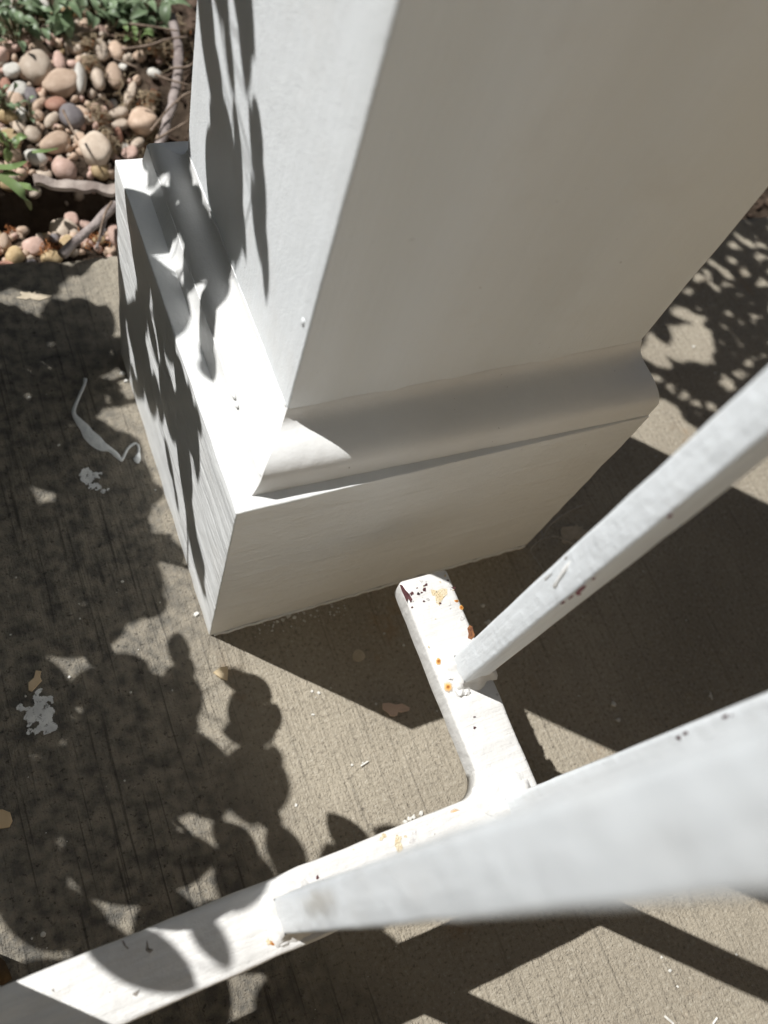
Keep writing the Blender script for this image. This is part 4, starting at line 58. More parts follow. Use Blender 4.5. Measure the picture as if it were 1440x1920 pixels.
ATT_L = [[-1510,1694,1645],[-1937,1368,2596],[-2184,3146,2774],[-1344,1569,1779],[-1774,2626,2529],[-1488,2613,2072],[-1837,1240,2639],[-2772,953,2905],[-2089,1551,2543],[-2016,497,2083],[-1837,1240,2639],[-1141,2144,3065],[-1088,2435,2650],[-1488,2613,2072],[-1231,-275,1912],[-2772,953,2905],[-2772,953,2905],[-712,1272,2264],[-1818,2598,2471],[-1774,2626,2529],[-2386,3085,2906],[-1088,2435,2650],[-2386,3085,2906],[-2010,3800,2590],[-1837,1240,2639],[-1837,1240,2639],[-2614,1931,2869],[-1139,2676,2235],[-1955,357,2151],[-2507,179,2857],[-956,1362,2082],[-1149,2056,3197],[-712,1272,2264],[-1076,2991,4281],[-1149,2056,3197],[-1529,3292,3517],[-1088,2435,2650],[-1863,3285,2455],[-2016,497,2083],[-2016,497,2083],[-1937,1368,2596],[-1088,2435,2650],[-1488,2613,2072],[-1955,357,2151],[-1837,1240,2639],[-2428,1984,2396],[-857,1325,2156],[-2100,129,3287],[-1231,-275,1912],[-2828,324,2479],[-1937,1368,2596],[-2418,2756,2471],[-2016,497,2083],[-2010,3800,2590],[-1113,2281,2873],[-2507,179,2857],[-1774,2626,2529],[-1488,2613,2072],[-1837,1240,2639],[-2262,1764,2477],[-2614,1931,2869],[-1774,2626,2529],[-1141,2144,3065],[-2950,1003,2803],[-1041,2636,4462],[-2199,148,3180],[-1023,2527,4528],[-1023,2527,4528],[-2089,1551,2543],[-1149,2056,3197],[-1023,2527,4528],[-1444,418,1541],[-1837,1240,2639],[-1231,-275,1912],[-1088,2435,2650],[-1689,3213,1592],[-2100,129,3287],[-1141,2144,3065],[-1141,2144,3065],[-1090,2577,2427],[-1141,2144,3065],[-1774,2626,2529],[-1141,2144,3065],[-1774,2626,2529],[-1863,3285,2455],[-1041,2636,4462],[-1088,2435,2650],[-774,1297,2217],[-979,2568,1814],[-1863,3285,2455],[-1290,-74,1801],[-1023,2527,4528],[-2105,693,1989],[-1863,3285,2455],[-2772,953,2905],[-1141,2144,3065],[-1361,163,1672],[-1277,2843,1724],[-2100,129,3287],[-1344,1569,1779],[-1113,2281,2873],[-1231,-275,1912],[-1277,2843,1724],[-1812,2430,2116],[-2089,1551,2543],[-1609,1504,1680],[-2100,129,3287],[-1072,1411,1994],[-1113,2281,2873],[-1361,163,1672],[-1937,1368,2596],[-1290,-74,1801],[-1231,-275,1912],[-1088,2435,2650],[-1090,2577,2427],[-1139,2676,2235],[-1141,2144,3065],[-1689,3213,1592],[-2100,129,3287],[-1139,2676,2235],[-2016,497,2083],[-1139,2676,2235],[-1774,2626,2529],[-1113,2281,2873],[-1023,2527,4528],[-1816,1272,1648],[-1041,2636,4462],[-1149,2056,3197],[-1023,2527,4528],[-1023,2527,4528],[-2064,3692,2575],[-1041,2636,4462],[-956,1362,2082],[-1149,2056,3197],[-1113,2281,2873],[-1955,357,2151],[-1837,1240,2639],[-1937,1368,2596],[-1088,2435,2650],[-1837,1240,2639],[-979,2568,1814],[-3821,1236,2314],[-3117,1781,2134],[-3595,3133,1055],[-3223,1065,2662],[-2614,1931,2869],[-3532,1141,2495],[-4001,1693,1791],[-4108,1499,1958],[-3416,2205,1450],[-2386,3085,2906],[-3472,3623,971],[-3223,1065,2662],[-3332,3155,910],[-3748,1938,1621],[-3821,1236,2314],[-2950,1003,2803],[-3071,1785,1136],[-2614,1931,2869],[-2184,2205,2192],[-2386,3085,2906],[-2133,3531,2563],[-2386,3085,2906],[-1529,3292,3517],[-3748,1938,1621],[-2386,3085,2906],[-2386,3085,2906],[-2386,3085,2906],[-2386,3085,2906],[-4032,1354,2131],[-2939,3642,1599],[-2772,953,2905],[-2619,3569,1799],[-3307,3050,1698],[-2386,3085,2906],[-2386,3085,2906],[-2772,953,2905],[-2386,3085,2906],[-3396,3686,1191],[-3468,3109,1491],[-2772,953,2905],[-2100,129,3287],[-2386,3085,2906],[-2386,3085,2906],[-2708,2896,2236],[-2386,3085,2906],[-3532,1141,2495],[-2064,3692,2575],[-3532,1141,2495],[-2614,1931,2869],[-2304,3483,1989],[-2386,3085,2906],[-3532,1141,2495],[-2614,1931,2869],[-4001,1693,1791],[-2386,3085,2906],[-3748,1938,1621],[-3139,1893,1670],[-2386,3085,2906],[-3223,1065,2662],[-3307,3050,1698],[-3532,1141,2495],[-3215,3686,1395],[-3821,1236,2314],[-2469,1618,1516],[-2903,2924,2078],[-2939,3642,1599],[-2386,3085,2906],[-2595,2475,2038],[-2939,3642,1599],[-2939,3642,1599],[-2386,3085,2906],[-2939,3642,1599],[-2064,3692,2575],[-3247,1875,1867],[-4108,1499,1958],[-3821,1236,2314],[-3748,1938,1621],[-2386,3085,2906],[-4032,1354,2131],[-3175,2242,1228],[-2614,1931,2869],[-3215,3686,1395],[-2010,3800,2590],[-3112,1493,1831],[-3468,3109,1491],[-4001,1693,1791],[-2772,953,2905],[-4001,1693,1791],[-3821,1236,2314],[-2614,1931,2869],[-3821,1236,2314],[-4108,1499,1958],[-2939,3642,1599],[-1812,2430,2116],[-2386,3085,2906],[-2614,1931,2869],[-2386,3085,2906],[-2903,2924,2078],[-3247,1875,1867],[-3223,1065,2662],[-3396,3686,1191],[-2939,3642,1599],[-3532,1141,2495],[-2903,2924,2078],[-2386,3085,2906],[-2386,3085,2906],[-2619,3569,1799],[-1818,2598,2471],[-3111,2982,1896],[-2614,1931,2869]]
BRANCH_R = [[[1200,3600,-100],[1957,4364,2247],[856,3570,2763],[1617,3634,4008]],[[1200,3600,-100],[1068,2410,1811],[3006,3981,2974],[2950,3837,3309]],[[1200,3600,-100],[989,1801,1530],[2500,2992,2328],[1948,2523,3238]],[[1200,3600,-100],[1577,3501,2450],[1840,3561,3432],[2405,4466,4369]],[[1200,3600,-100],[1082,3105,1713],[58,4009,3160],[778,2999,4342]],[[1200,3600,-100],[1226,3431,1239],[751,3459,2705],[1170,2917,3410]],[[1200,3600,-100],[1347,2982,2091],[130,3893,3937],[972,3862,4480]],[[1200,3600,-100],[1853,3040,1305],[2358,4467,2750],[2469,3151,3368]],[[1200,3600,-100],[2689,3681,2088],[2082,4773,3096],[2308,4091,3650]],[[1200,3600,-100],[1894,3354,2313],[1657,4403,3118],[1704,4550,4421]],[[1200,3600,-100],[946,2677,1629],[782,2687,2689],[1643,2866,3929]],[[1200,3600,-100],[1715,3080,2297],[1907,3332,2967],[1857,3362,3491]]]
ATT_R = [[1617,3634,4008],[1537,2845,3792],[1948,2523,3238],[2308,4091,3650],[2247,4200,4128],[1617,3634,4008],[2308,4091,3650],[2469,3151,3368],[2247,4200,4128],[1617,3634,4008],[1643,2866,3929],[1537,2845,3792],[2979,3873,3282],[1923,3674,3601],[2455,3593,3238],[778,2999,4342],[2247,4200,4128],[1512,3617,3864],[2027,3834,3782],[972,3862,4480],[2462,3326,3310],[2455,3593,3238],[778,2999,4342],[778,2999,4342],[1704,4550,4421],[1643,2866,3929],[2027,3834,3782],[2469,3151,3368],[1512,3617,3864],[2308,4091,3650],[972,3862,4480],[1537,2845,3792],[2469,3151,3368],[1537,2845,3792],[2405,4466,4369],[972,3862,4480],[1857,3362,3491],[679,3131,4216],[1643,2866,3929],[1537,2845,3792],[2462,3326,3310],[1857,3362,3491],[2139,4017,3962],[2247,4200,4128],[1382,2814,3601],[1857,3362,3491],[778,2999,4342],[1382,2814,3601],[2455,3593,3238],[2308,4091,3650],[2139,4017,3962],[1512,3617,3864],[2469,3151,3368],[2139,4017,3962],[1382,2814,3601],[2950,3837,3309],[1170,2917,3410],[2950,3837,3309],[1948,2523,3238],[2950,3837,3309],[2139,4017,3962],[1537,2845,3792],[1617,3634,4008],[2139,4017,3962],[1351,3586,3658],[2139,4017,3962],[2139,4017,3962],[1617,3634,4008],[778,2999,4342],[2469,3151,3368],[2462,3326,3310],[1695,4545,4273],[2027,3834,3782],[1948,2523,3238],[1948,2523,3238],[679,3131,4216],[1617,3634,4008],[1857,3362,3491],[527,3332,4045],[2027,3834,3782],[1857,3362,3491],[2308,4091,3650],[2308,4091,3650],[1643,2866,3929],[1617,3634,4008],[1202,2777,3375],[778,2999,4342],[2027,3834,3782],[1537,2845,3792],[1923,3674,3601],[2027,3834,3782],[2032,2593,3138],[1382,2814,3601],[2950,3837,3309],[2469,3151,3368],[2405,4466,4369],[1643,2866,3929],[2247,4200,4128],[972,3862,4480],[1617,3634,4008],[1857,3362,3491],[972,3862,4480],[679,3131,4216],[1170,2917,3410],[2462,3326,3310],[1948,2523,3238],[2139,4017,3962],[2247,4200,4128],[972,3862,4480],[1857,3362,3491],[527,3332,4045],[1202,2777,3375],[2950,3837,3309],[1894,3363,3271],[778,2999,4342],[2308,4091,3650],[1351,3586,3658],[1537,2845,3792],[778,2999,4342],[1695,4545,4273],[1923,3674,3601],[2139,4017,3962],[2032,2593,3138],[1617,3634,4008],[1617,3634,4008],[1537,2845,3792],[1170,2917,3410],[1617,3634,4008],[2139,4017,3962],[1695,4545,4273],[527,3332,4045],[1537,2845,3792],[1537,2845,3792],[778,2999,4342],[778,2999,4342],[856,3877,4436],[972,3862,4480],[1704,4550,4421],[1617,3634,4008],[1617,3634,4008],[1382,2814,3601]]
# ------------------------------------------------------------------ materials
class NT:
    def __init__(s, name):
        s.m = bpy.data.materials.new(name); s.m.use_nodes = True; s.t = s.m.node_tree
        s.b = s.t.nodes['Principled BSDF']; s.co = s.n('ShaderNodeTexCoord').outputs['Object']
    def n(s, typ, **k):
        o = s.t.nodes.new(typ)
        for a, v in k.items(): setattr(o, a, v)
        return o
    def l(s, a, b): s.t.links.new(a, b)
    def map(s, scale, rot=0.0):
        m = s.n('ShaderNodeMapping'); s.l(s.co, m.inputs[0]); m.inputs['Scale'].default_value = scale
        m.inputs['Rotation'].default_value = (0, 0, rot); return m.outputs[0]
    def noise(s, scale, detail=4, rough=.55, vec=None, dist=0.0):
        o = s.n('ShaderNodeTexNoise'); s.l(vec or s.co, o.inputs['Vector'])
        o.inputs['Scale'].default_value = scale; o.inputs['Detail'].default_value = detail
        o.inputs['Roughness'].default_value = rough; o.inputs['Distortion'].default_value = dist; return o.outputs[0]
    def voro(s, scale, feature='F1', vec=None):
        o = s.n('ShaderNodeTexVoronoi', feature=feature); s.l(vec or s.co, o.inputs['Vector']); o.inputs['Scale'].default_value = scale
        return o.outputs[0]
    def ramp(s, f, a, b, lo=0.0, hi=1.0):
        o = s.n('ShaderNodeMapRange', interpolation_type='SMOOTHSTEP'); s.l(f, o.inputs[0])
        for i, v in zip((1, 2, 3, 4), (a, b, lo, hi)): o.inputs[i].default_value = v
        return o.outputs[0]
    def mul(s, a, b, op='MULTIPLY'):
        o = s.n('ShaderNodeMath', operation=op)
        for i, v in enumerate((a, b)):
            if isinstance(v, (int, float)): o.inputs[i].default_value = v
            else: s.l(v, o.inputs[i])
        return o.outputs[0]
    def mix(s, f, a, b, mode='MIX'):
        o = s.n('ShaderNodeMix', data_type='RGBA', blend_type=mode)
        if isinstance(f, (int, float)): o.inputs[0].default_value = f
        else: s.l(f, o.inputs[0])
        for i, v in ((6, a), (7, b)):
            if isinstance(v, tuple): o.inputs[i].default_value = (*v, 1)
            else: s.l(v, o.inputs[i])
        return o.outputs[2]
    def bump(s, h, dist, prev=None, strength=1.0):
        o = s.n('ShaderNodeBump'); s.l(h, o.inputs['Height']); o.inputs['Distance'].default_value = dist
        o.inputs['Strength'].default_value = strength
        if prev is not None: s.l(prev, o.inputs['Normal'])
        return o.outputs[0]
    def out(s, col=None, nor=None, rough=.5, spec=.4):
        if isinstance(col, tuple): s.b.inputs['Base Color'].default_value = (*col, 1)
        elif col is not None: s.l(col, s.b.inputs['Base Color'])
        if nor is not None: s.l(nor, s.b.inputs['Normal'])
        if isinstance(rough, (int, float)): s.b.inputs['Roughness'].default_value = rough
        else: s.l(rough, s.b.inputs['Roughness'])
        s.b.inputs['Specular IOR Level'].default_value = spec
        return s.m

def paint(name, streak, sd, fine=.00006, lump=.0006, dirt=.35, col=(.77, .795, .812), spk=.5, rough=.42, sc=.35, band=0.0):
    t = NT(name)
    v = t.map(streak)
    st = t.noise(1.0, 5, .6, v, .3)
    st2 = t.noise(.35, 3, .5, v)
    nb = t.bump(t.noise(40, 3), lump)
    nb = t.bump(t.noise(260, 3), lump * .25, nb)
    nb = t.bump(st2, sd * 1.6, nb)
    nb = t.bump(st, sd, nb)
    nb = t.bump(t.noise(1300, 2), fine, nb)
    d = t.ramp(t.noise(22, 6, .65), .5, .78, 0, dirt)
    c = t.mix(d, col, (.60, .565, .51))
    c = t.mix(t.ramp(st, .35, .7, 0, sc), c, tuple(.76 * k for k in col))
    if band: c = t.mix(t.ramp(t.noise(1, 3, .5, t.map((16, 16, 2.2))), .42, .66, 0, band), c, (.60, .60, .56))
    s = t.ramp(t.noise(420, 2, .6), .735, .76, 0, spk)
    s = t.mul(s, t.ramp(t.noise(30, 3), .48, .62))
    c = t.mix(s, c, (.16, .12, .10))
    return t.out(c, nb, rough, .4)

M = {}
M['shaft'] = paint('white_paint_shaft', (300, 300, 9), .00016, fine=.00016, lump=.0005, dirt=.25, spk=.3, rough=.5, sc=.06, band=.28)
M['mould'] = paint('white_paint_moulding', (70, 70, 260), .00010, lump=.0007, dirt=.2, spk=.8, sc=.10, col=(.73, .73, .72))
M['plinth'] = paint('white_paint_plinth', (45, 20, 330), .0007, lump=.0008, dirt=.25, spk=.4, sc=.12, col=(.765, .775, .77))
M['rail'] = paint('white_paint_rail', (60, 420, 60), .00040, fine=.00012, lump=.0014, dirt=.28, spk=1, col=(.68, .67, .65), sc=.45, rough=.36)
M['stub'] = paint('white_paint_return', (28, 420, 60), .00040, fine=.00012, lump=.0014, dirt=.34, spk=1, col=(.68, .67, .65), sc=.45, rough=.36)
M['bal'] = paint('white_paint_baluster', (330, 330, 22), .00022, lump=.0012, dirt=.4, spk=.35, col=(.755, .79, .82), rough=.36)
M['weld'] = paint('white_paint_weld', (200, 200, 200), .0003, lump=.002, dirt=.15, spk=.8, col=(.67, .66, .64), rough=.36)

def concrete():
    t = NT('broomed_concrete'); rot = math.radians(-8)
    sep = t.n('ShaderNodeSeparateXYZ'); t.l(t.co, sep.inputs[0])
    big = t.noise(7, 5, .6); mid = t.noise(55, 5, .6); gr = t.noise(520, 4, .65); gr2 = t.noise(1200, 2, .6)
    br = t.noise(1, 3, .55, t.map((520, 13, 520), rot), .15)
    br2 = t.noise(1, 4, .6, t.map((120, 5, 120), rot), .2)
    c = t.mix(t.ramp(big, .3, .72), (.302, .264, .206), (.415, .368, .29))
    c = t.mix(t.ramp(mid, .35, .75, 0, .55), c, (.295, .258, .203))
    c = t.mix(t.ramp(gr, .52, .72, 0, .55), c, (.54, .50, .42))
    c = t.mix(t.ramp(gr, .47, .30, 0, .75), c, (.13, .115, .095))
    spark = t.ramp(t.noise(800, 1), .76, .80, 0, .8); c = t.mix(spark, c, (.66, .64, .58))
    rust = t.mul(t.ramp(t.noise(16, 4, .6), .60, .72, 0, .5), t.ramp(mid, .4, .6)); c = t.mix(rust, c, (.36, .23, .12))
    # grime: blacker slab on the left, colour darkened further to deepen the shade there
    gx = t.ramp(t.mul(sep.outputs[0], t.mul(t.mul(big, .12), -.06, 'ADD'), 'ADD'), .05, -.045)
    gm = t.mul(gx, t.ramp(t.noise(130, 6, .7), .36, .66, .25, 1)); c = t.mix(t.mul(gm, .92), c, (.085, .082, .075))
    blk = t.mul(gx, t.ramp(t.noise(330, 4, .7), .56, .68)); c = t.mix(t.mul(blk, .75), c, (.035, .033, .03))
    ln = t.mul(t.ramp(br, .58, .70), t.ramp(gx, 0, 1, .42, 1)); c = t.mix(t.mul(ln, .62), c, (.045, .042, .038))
    nb = t.bump(mid, .0010); nb = t.bump(br2, .0006, nb); nb = t.bump(br, .0010, nb)
    nb = t.bump(t.noise(420, 2, .5), .00055, nb); nb = t.bump(t.noise(950, 3, .65), .0008, nb); nb = t.bump(gr2, .0004, nb)
    return t.out(c, nb, .85, .25)
M['concrete'] = concrete()

def simple(name, a, b, scale=60, bd=.0004, rough=.7, spec=.3, bscale=None):
    t = NT(name); n = t.noise(scale, 5, .6)
    return t.out(t.mix(t.ramp(n, .35, .7), a, b), t.bump(t.noise(bscale or scale * 3, 3), bd), rough, spec)
M['soil'] = simple('dark_soil', (.035, .025, .018), (.085, .062, .045), 45, .004, .95, .1)
M['mulch'] = simple('mulch_chip', (.05, .033, .024), (.13, .092, .07), 90, .001, .9, .1)
M['straw'] = simple('dry_straw', (.30, .23, .15), (.46, .37, .25), 90, .0004, .8)
M['needle'] = simple('rusty_needles', (.24, .085, .03), (.40, .17, .06), 120, .0003, .8)
M['root'] = simple('weathered_root', (.19, .155, .145), (.36, .31, .29), 120, .001, .85)
M['board'] = simple('weathered_edging', (.20, .16, .14), (.42, .36, .32), 70, .001, .85)
M['twig'] = simple('dry_twig', (.16, .115, .085), (.30, .23, .18), 150, .0005, .85)
M['spill'] = simple('dried_paint', (.70, .72, .72), (.80, .81, .80), 150, .0005, .4)
def splat_mat():
    t = NT('worn_paint_splat'); n = t.noise(420, 5, .7); t.l(t.ramp(n, .34, .46, .2, 1), t.b.inputs['Alpha'])
    return t.out(t.mix(t.ramp(t.noise(150, 4), .35, .7), (.66, .67, .67), (.84, .85, .84)), t.bump(n, .0006), .6)
M['splat'] = splat_mat()
M['crumb'] = simple('paint_crumb', (.55, .54, .50), (.74, .73, .69), 200, .0003, .7)
M['stain'] = simple('tan_stain', (.44, .375, .28), (.56, .48, .37), 160, .0003, .85)
M['pinkflake'] = simple('pink_tan_flake', (.60, .45, .36), (.70, .54, .44), 90, .0003, .8)
M['creamflake'] = simple('cream_flake', (.60, .48, .30), (.70, .58, .40), 90, .0003, .7)
M['tanflake'] = simple('tan_flake', (.60, .45, .28), (.70, .55, .37), 90, .0003, .8)
M['deadleaf'] = simple('dead_leaf', (.055, .032, .014), (.14, .085, .03), 80, .0006, .7)
M['chip'] = simple('maroon_primer', (.06, .022, .024), (.11, .045, .045), 400, .0002, .5)
M['bare'] = simple('bare_tan_patch', (.62, .50, .31), (.72, .64, .48), 500, .0008, .8)
M['greyp'] = simple('scuffed_grey', (.46, .44, .43), (.70, .69, .67), 600, .0003, .7)
M['scuff'] = simple('dark_scuff', (.16, .14, .12), (.36, .33, .29), 600, .0002, .7)
def smear_mat():                                    # rubbed-on dirt: thin, patchy, fading out at its rim
    t = NT('tan_smear'); le = t.n('ShaderNodeVectorMath', operation='LENGTH'); t.l(t.map((0, 190, 26)), le.inputs[0])
    a = t.ramp(t.mul(le.outputs['Value'], t.mul(t.noise(70, 4, .6), 1.3), 'ADD'), .8, 1.5, .34, 0); t.l(a, t.b.inputs['Alpha'])
    return t.out((.47, .42, .34), None, .7)
M['smear'] = smear_mat()
M['drip'] = simple('paint_run', (.80, .80, .79), (.83, .83, .82), 200, .0001, .3)
M['fibre'] = simple('web_fibre', (.36, .33, .29), (.48, .45, .40), 300, .0002, .8)
M['rustp'] = simple('rust_patch', (.13, .055, .03), (.30, .13, .05), 700, .0004, .85)
M['roof'] = simple('dark_stained_boards', (.055, .04, .03), (.09, .065, .045), 8, .001, .8)
M['hedge_core'] = simple('hedge_shadow_green', (.012, .02, .008), (.03, .045, .018), 14, .01, .9, .1)
M['stucco'] = simple('house_stucco', (.80, .64, .44), (.86, .70, .50), 30, .003, .9)  # warm pale face of the added wall, tints its bounce light
M['lawn'] = simple('far_soil', (.07, .06, .04), (.10, .10, .05), 3, .01, .95, .1)

def rust_spot():                                    # orange bloom: darker heart, fading into the paint
    t = NT('rust_bloom'); le = t.n('ShaderNodeVectorMath', operation='LENGTH'); t.l(t.co, le.inputs[0])
    r = t.mul(le.outputs['Value'], t.mul(t.noise(900, 3), .5, 'ADD'))
    c = t.mix(t.ramp(r, .0003, .0011), (.30, .10, .015), (.66, .36, .10))
    c = t.mix(t.ramp(r, .0008, .0026), c, (.655, .645, .615))
    a = t.ramp(r, .0011, .0026, 1, 0); t.l(a, t.b.inputs['Alpha'])
    return t.out(c, None, .55)
M['rust'] = rust_spot()

def pebble_mat(name, a, b):
    t = NT(name); oi = t.n('ShaderNodeObjectInfo'); n = t.noise(1.6, 5, .6)
    c = t.mix(t.ramp(n, .35, .7), a, b)
    hsv = t.n('ShaderNodeHueSaturation'); t.l(c, hsv.inputs['Color']); t.l(t.ramp(oi.outputs['Random'], 0, 1, .82, 1.15), hsv.inputs['Value'])
    c = t.mix(t.ramp(t.noise(9, 4, .7), .55, .75, 0, .35), hsv.outputs[0], (.14, .11, .085))
    return t.out(c, t.bump(t.noise(14, 4), .00035), .62, .35)
PC = {'cream': ((.47, .38, .30), (.58, .49, .40)), 'tan': ((.42, .305, .225), (.54, .41, .315)), 'ochre': ((.42, .30, .16), (.54, .41, .24)),
      'terra': ((.37, .19, .135), (.45, .26, .19)), 'pink': ((.45, .305, .25), (.56, .40, .34)), 'mauve': ((.18, .16, .165), (.26, .235, .235)),
      'white': ((.50, .475, .43), (.60, .575, .525))}
for k, (a, b) in PC.items(): M['peb_' + k] = pebble_mat('pebble_' + k, a, b)

def leaf_mat(name, a, b, tr=.25, rough=.45):
    t = NT(name); c = t.mix(t.ramp(t.noise(2.5, 4), .35, .7), a, b)
    oi = t.n('ShaderNodeObjectInfo'); hsv = t.n('ShaderNodeHueSaturation'); t.l(c, hsv.inputs['Color'])
    t.l(t.ramp(oi.outputs['Random'], 0, 1, .75, 1.25), hsv.inputs['Value'])
    t.out(hsv.outputs[0], None, rough, .4)
    tl = t.n('ShaderNodeBsdfTranslucent'); t.l(hsv.outputs[0], tl.inputs[0]); mx = t.n('ShaderNodeMixShader'); mx.inputs[0].default_value = tr
    o = t.t.nodes['Material Output']; t.l(t.b.outputs[0], mx.inputs[1]); t.l(tl.outputs[0], mx.inputs[2]); t.l(mx.outputs[0], o.inputs[0])
    return t.m
M['leaf'] = leaf_mat('shrub_leaf', (.03, .06, .02), (.055, .10, .03), .08)
M['weed'] = leaf_mat('weed_leaf', (.15, .215, .115), (.25, .32, .20))
M['weed2'] = leaf_mat('weed_leaf_green', (.15, .22, .08), (.24, .33, .14))
M['stem'] = simple('green_brown_stem', (.10, .09, .05), (.17, .14, .09), 60, .0005, .8)

# ------------------------------------------------------------------ helpers
def link(o, parent=None):
    sc.collection.objects.link(o)
    if parent is not None: o.parent = parent
    return o
def mesh_obj(name, verts, faces, mat, parent=None, smooth=True, kind=None, label=None, cat=None, group=None):
    off, q = Vector((0, 0, 0)), parent
    while q is not None: off = off + q.location; q = q.parent
    me = bpy.data.meshes.new(name); me.from_pydata([tuple(Vector(v) - off) for v in verts], [], faces)
    bm = bmesh.new(); bm.from_mesh(me); bmesh.ops.recalc_face_normals(bm, faces=bm.faces); bm.to_mesh(me); bm.free()
    me.materials.append(M[mat]); me.polygons.foreach_set('use_smooth', [smooth] * len(me.polygons)); me.update()
    o = link(bpy.data.objects.new(name, me), parent); props(o, label, cat, group, kind); return o
def props(o, label=None, cat=None, group=None, kind=None):
    for k, v in (('label', label), ('category', cat), ('group', group), ('kind', kind)):
        if v: o[k] = v
    return o
def thing(name, loc, label, cat, group=None):
    o = link(bpy.data.objects.new(name, None)); o.location = loc; o.empty_display_size = .02
    return props(o, label, cat, group)

def axis(a, b, r, step):
    L = b - a; n = max(2, int((L - 2 * r) / step))
    return [a, a + .25 * r, a + .6 * r] + [a + r + (L - 2 * r) * i / n for i in range(n + 1)] + [b - .6 * r, b - .25 * r, b]
def rbox(x0, x1, y0, y1, z0, z1, r, step, amp, freq, stepz=None):
    """box with rounded, hand-painted (slightly uneven) edges -> verts, faces"""
    ax = [axis(x0, x1, r, step), axis(y0, y1, r, step), axis(z0, z1, r, stepz or step)]
    lo, hi = Vector((x0, y0, z0)), Vector((x1, y1, z1)); V, F, ix = [], [], {}
    def vert(p):
        k = tuple(round(c * 1e6) for c in p)
        if k not in ix:
            q = Vector([min(max(p[i], lo[i] + r), hi[i] - r) for i in range(3)]); d = Vector(p) - q
            n = d.normalized(); v = q + n * r
            v += n * amp * (noise.noise(v * freq) + .5 * noise.noise(v * freq * 3.1)); ix[k] = len(V); V.append(v)
        return ix[k]
    for d in range(3):
        e, f = (d + 1) % 3, (d + 2) % 3
        for c in (ax[d][0], ax[d][-1]):
            for i in range(len(ax[e]) - 1):
                for j in range(len(ax[f]) - 1):
                    q = []
                    for a, b in ((i, j), (i + 1, j), (i + 1, j + 1), (i, j + 1)):
                        p = [0, 0, 0]; p[d] = c; p[e] = ax[e][a]; p[f] = ax[f][b]; q.append(vert(p))
                    F.append(q)
    return V, F
def tube(pts, rad, n=8, flat=1.0):
    """tapered tube along points -> verts, faces"""
    V, F = [], []; pts = [Vector(p) for p in pts]; N = len(pts)
    for i, p in enumerate(pts):
        d = (pts[min(i + 1, N - 1)] - pts[max(i - 1, 0)]).normalized()
        up = Vector((0, 0, 1)) if abs(d.z) < .9 else Vector((1, 0, 0)); s = d.cross(up).normalized(); u = s.cross(d)
        r = rad[i] if isinstance(rad, (list, tuple)) else rad
        for k in range(n):
            a = 2 * math.pi * k / n; V.append(p + s * math.cos(a) * r + u * math.sin(a) * r * flat)
    for i in range(N - 1):
        for k in range(n): F.append((i * n + k, i * n + (k + 1) % n, (i + 1) * n + (k + 1) % n, (i + 1) * n + k))
    F.append(tuple(range(n))[::-1]); F.append(tuple(range((N - 1) * n, N * n))); return V, F
def smoothline(P, k=6):
    P = [Vector(p) for p in P]; out = []
    for i in range(len(P) - 1):
        a, b, c, d = P[max(i - 1, 0)], P[i], P[i + 1], P[min(i + 2, len(P) - 1)]
        for j in range(k):
            t = j / k; out.append(.5 * ((2 * b) + (c - a) * t + (2 * a - 5 * b + 4 * c - d) * t * t + (3 * b - a - 3 * c + d) * t ** 3))
    return out + [P[-1]]
def join(parts):
    V, F = [], []
    for v, f in parts:
        o = len(V); V += list(v); F += [tuple(i + o for i in q) for q in f]
    return V, F
def slab(poly, nrm, t, inset=.0002):
    """thin raised patch from an outline: flat top, sloped rim"""
    nrm = Vector(nrm); P = [Vector(p) for p in poly]; c = sum(P, Vector()) / len(P); n = len(P)
    top = [p + (c - p).normalized() * min(inset, (c - p).length * .3) + nrm * t for p in P]
    V = P + top + [c + nrm * t]; F = []
    for i in range(n):
        j = (i + 1) % n; F.append((i, j, n + j, n + i)); F.append((n + i, n + j, 2 * n))
    return V, F
mmv = lambda q: Vector(q) / 1000 if len(q) == 3 else Vector((q[0] / 1000, q[1] / 1000, 0))

# ------------------------------------------------------------------ setting
V = [(-60, -60, -.16), (60, -60, -.16), (60, 60, -.16), (-60, 60, -.16)]
mesh_obj('ground', V, [(0, 1, 2, 3)], 'lawn', smooth=False, kind='structure')
EDGE = lambda x: .2405 - .0705 * x                         # far edge of the path
path_root = None
def make_path():
    xs = [-3 + .25 * i for i in range(11)] + [-.3 + .004 * i for i in range(250)] + [.9 + .25 * i for i in range(13)]
    V, F = [], []
    for i, x in enumerate(xs):
        e = EDGE(x) + .0022 * noise.noise(Vector((x * 40, 0, 0))) + .0012 * noise.noise(Vector((x * 160, 3, 0)))
        for y, z in ((-2.2, -.12), (-2.2, 0), (e - .006, 0), (e - .002, -.0012), (e, -.004), (e + .001, -.12)): V.append((x, y, z))
    for i in range(len(xs) - 1):
        for k in range(5): F.append((i * 6 + k, i * 6 + k + 1, i * 6 + 7 + k, i * 6 + 6 + k))
    return mesh_obj('concrete_path', V, F, 'concrete', smooth=False, kind='structure')
path_root = make_path()
def bed_z(x, y):
    z = -.010 + .005 * noise.noise(Vector((x * 14, y * 14, 2))) + .003 * noise.noise(Vector((x * 50, y * 50, 5)))
    # hollow under the old edging strip
    cx, cy = (x + .0) / .05, (y - .2905) / .02
    d = cx * cx + cy * cy
    z -= .045 * max(0.0, 1 - d * .55)
    # hollow beside the old root
    d2 = ((x - .062) / .03) ** 2 + ((y - .335) / .075) ** 2
    z -= .025 * max(0.0, 1 - d2)
    return z
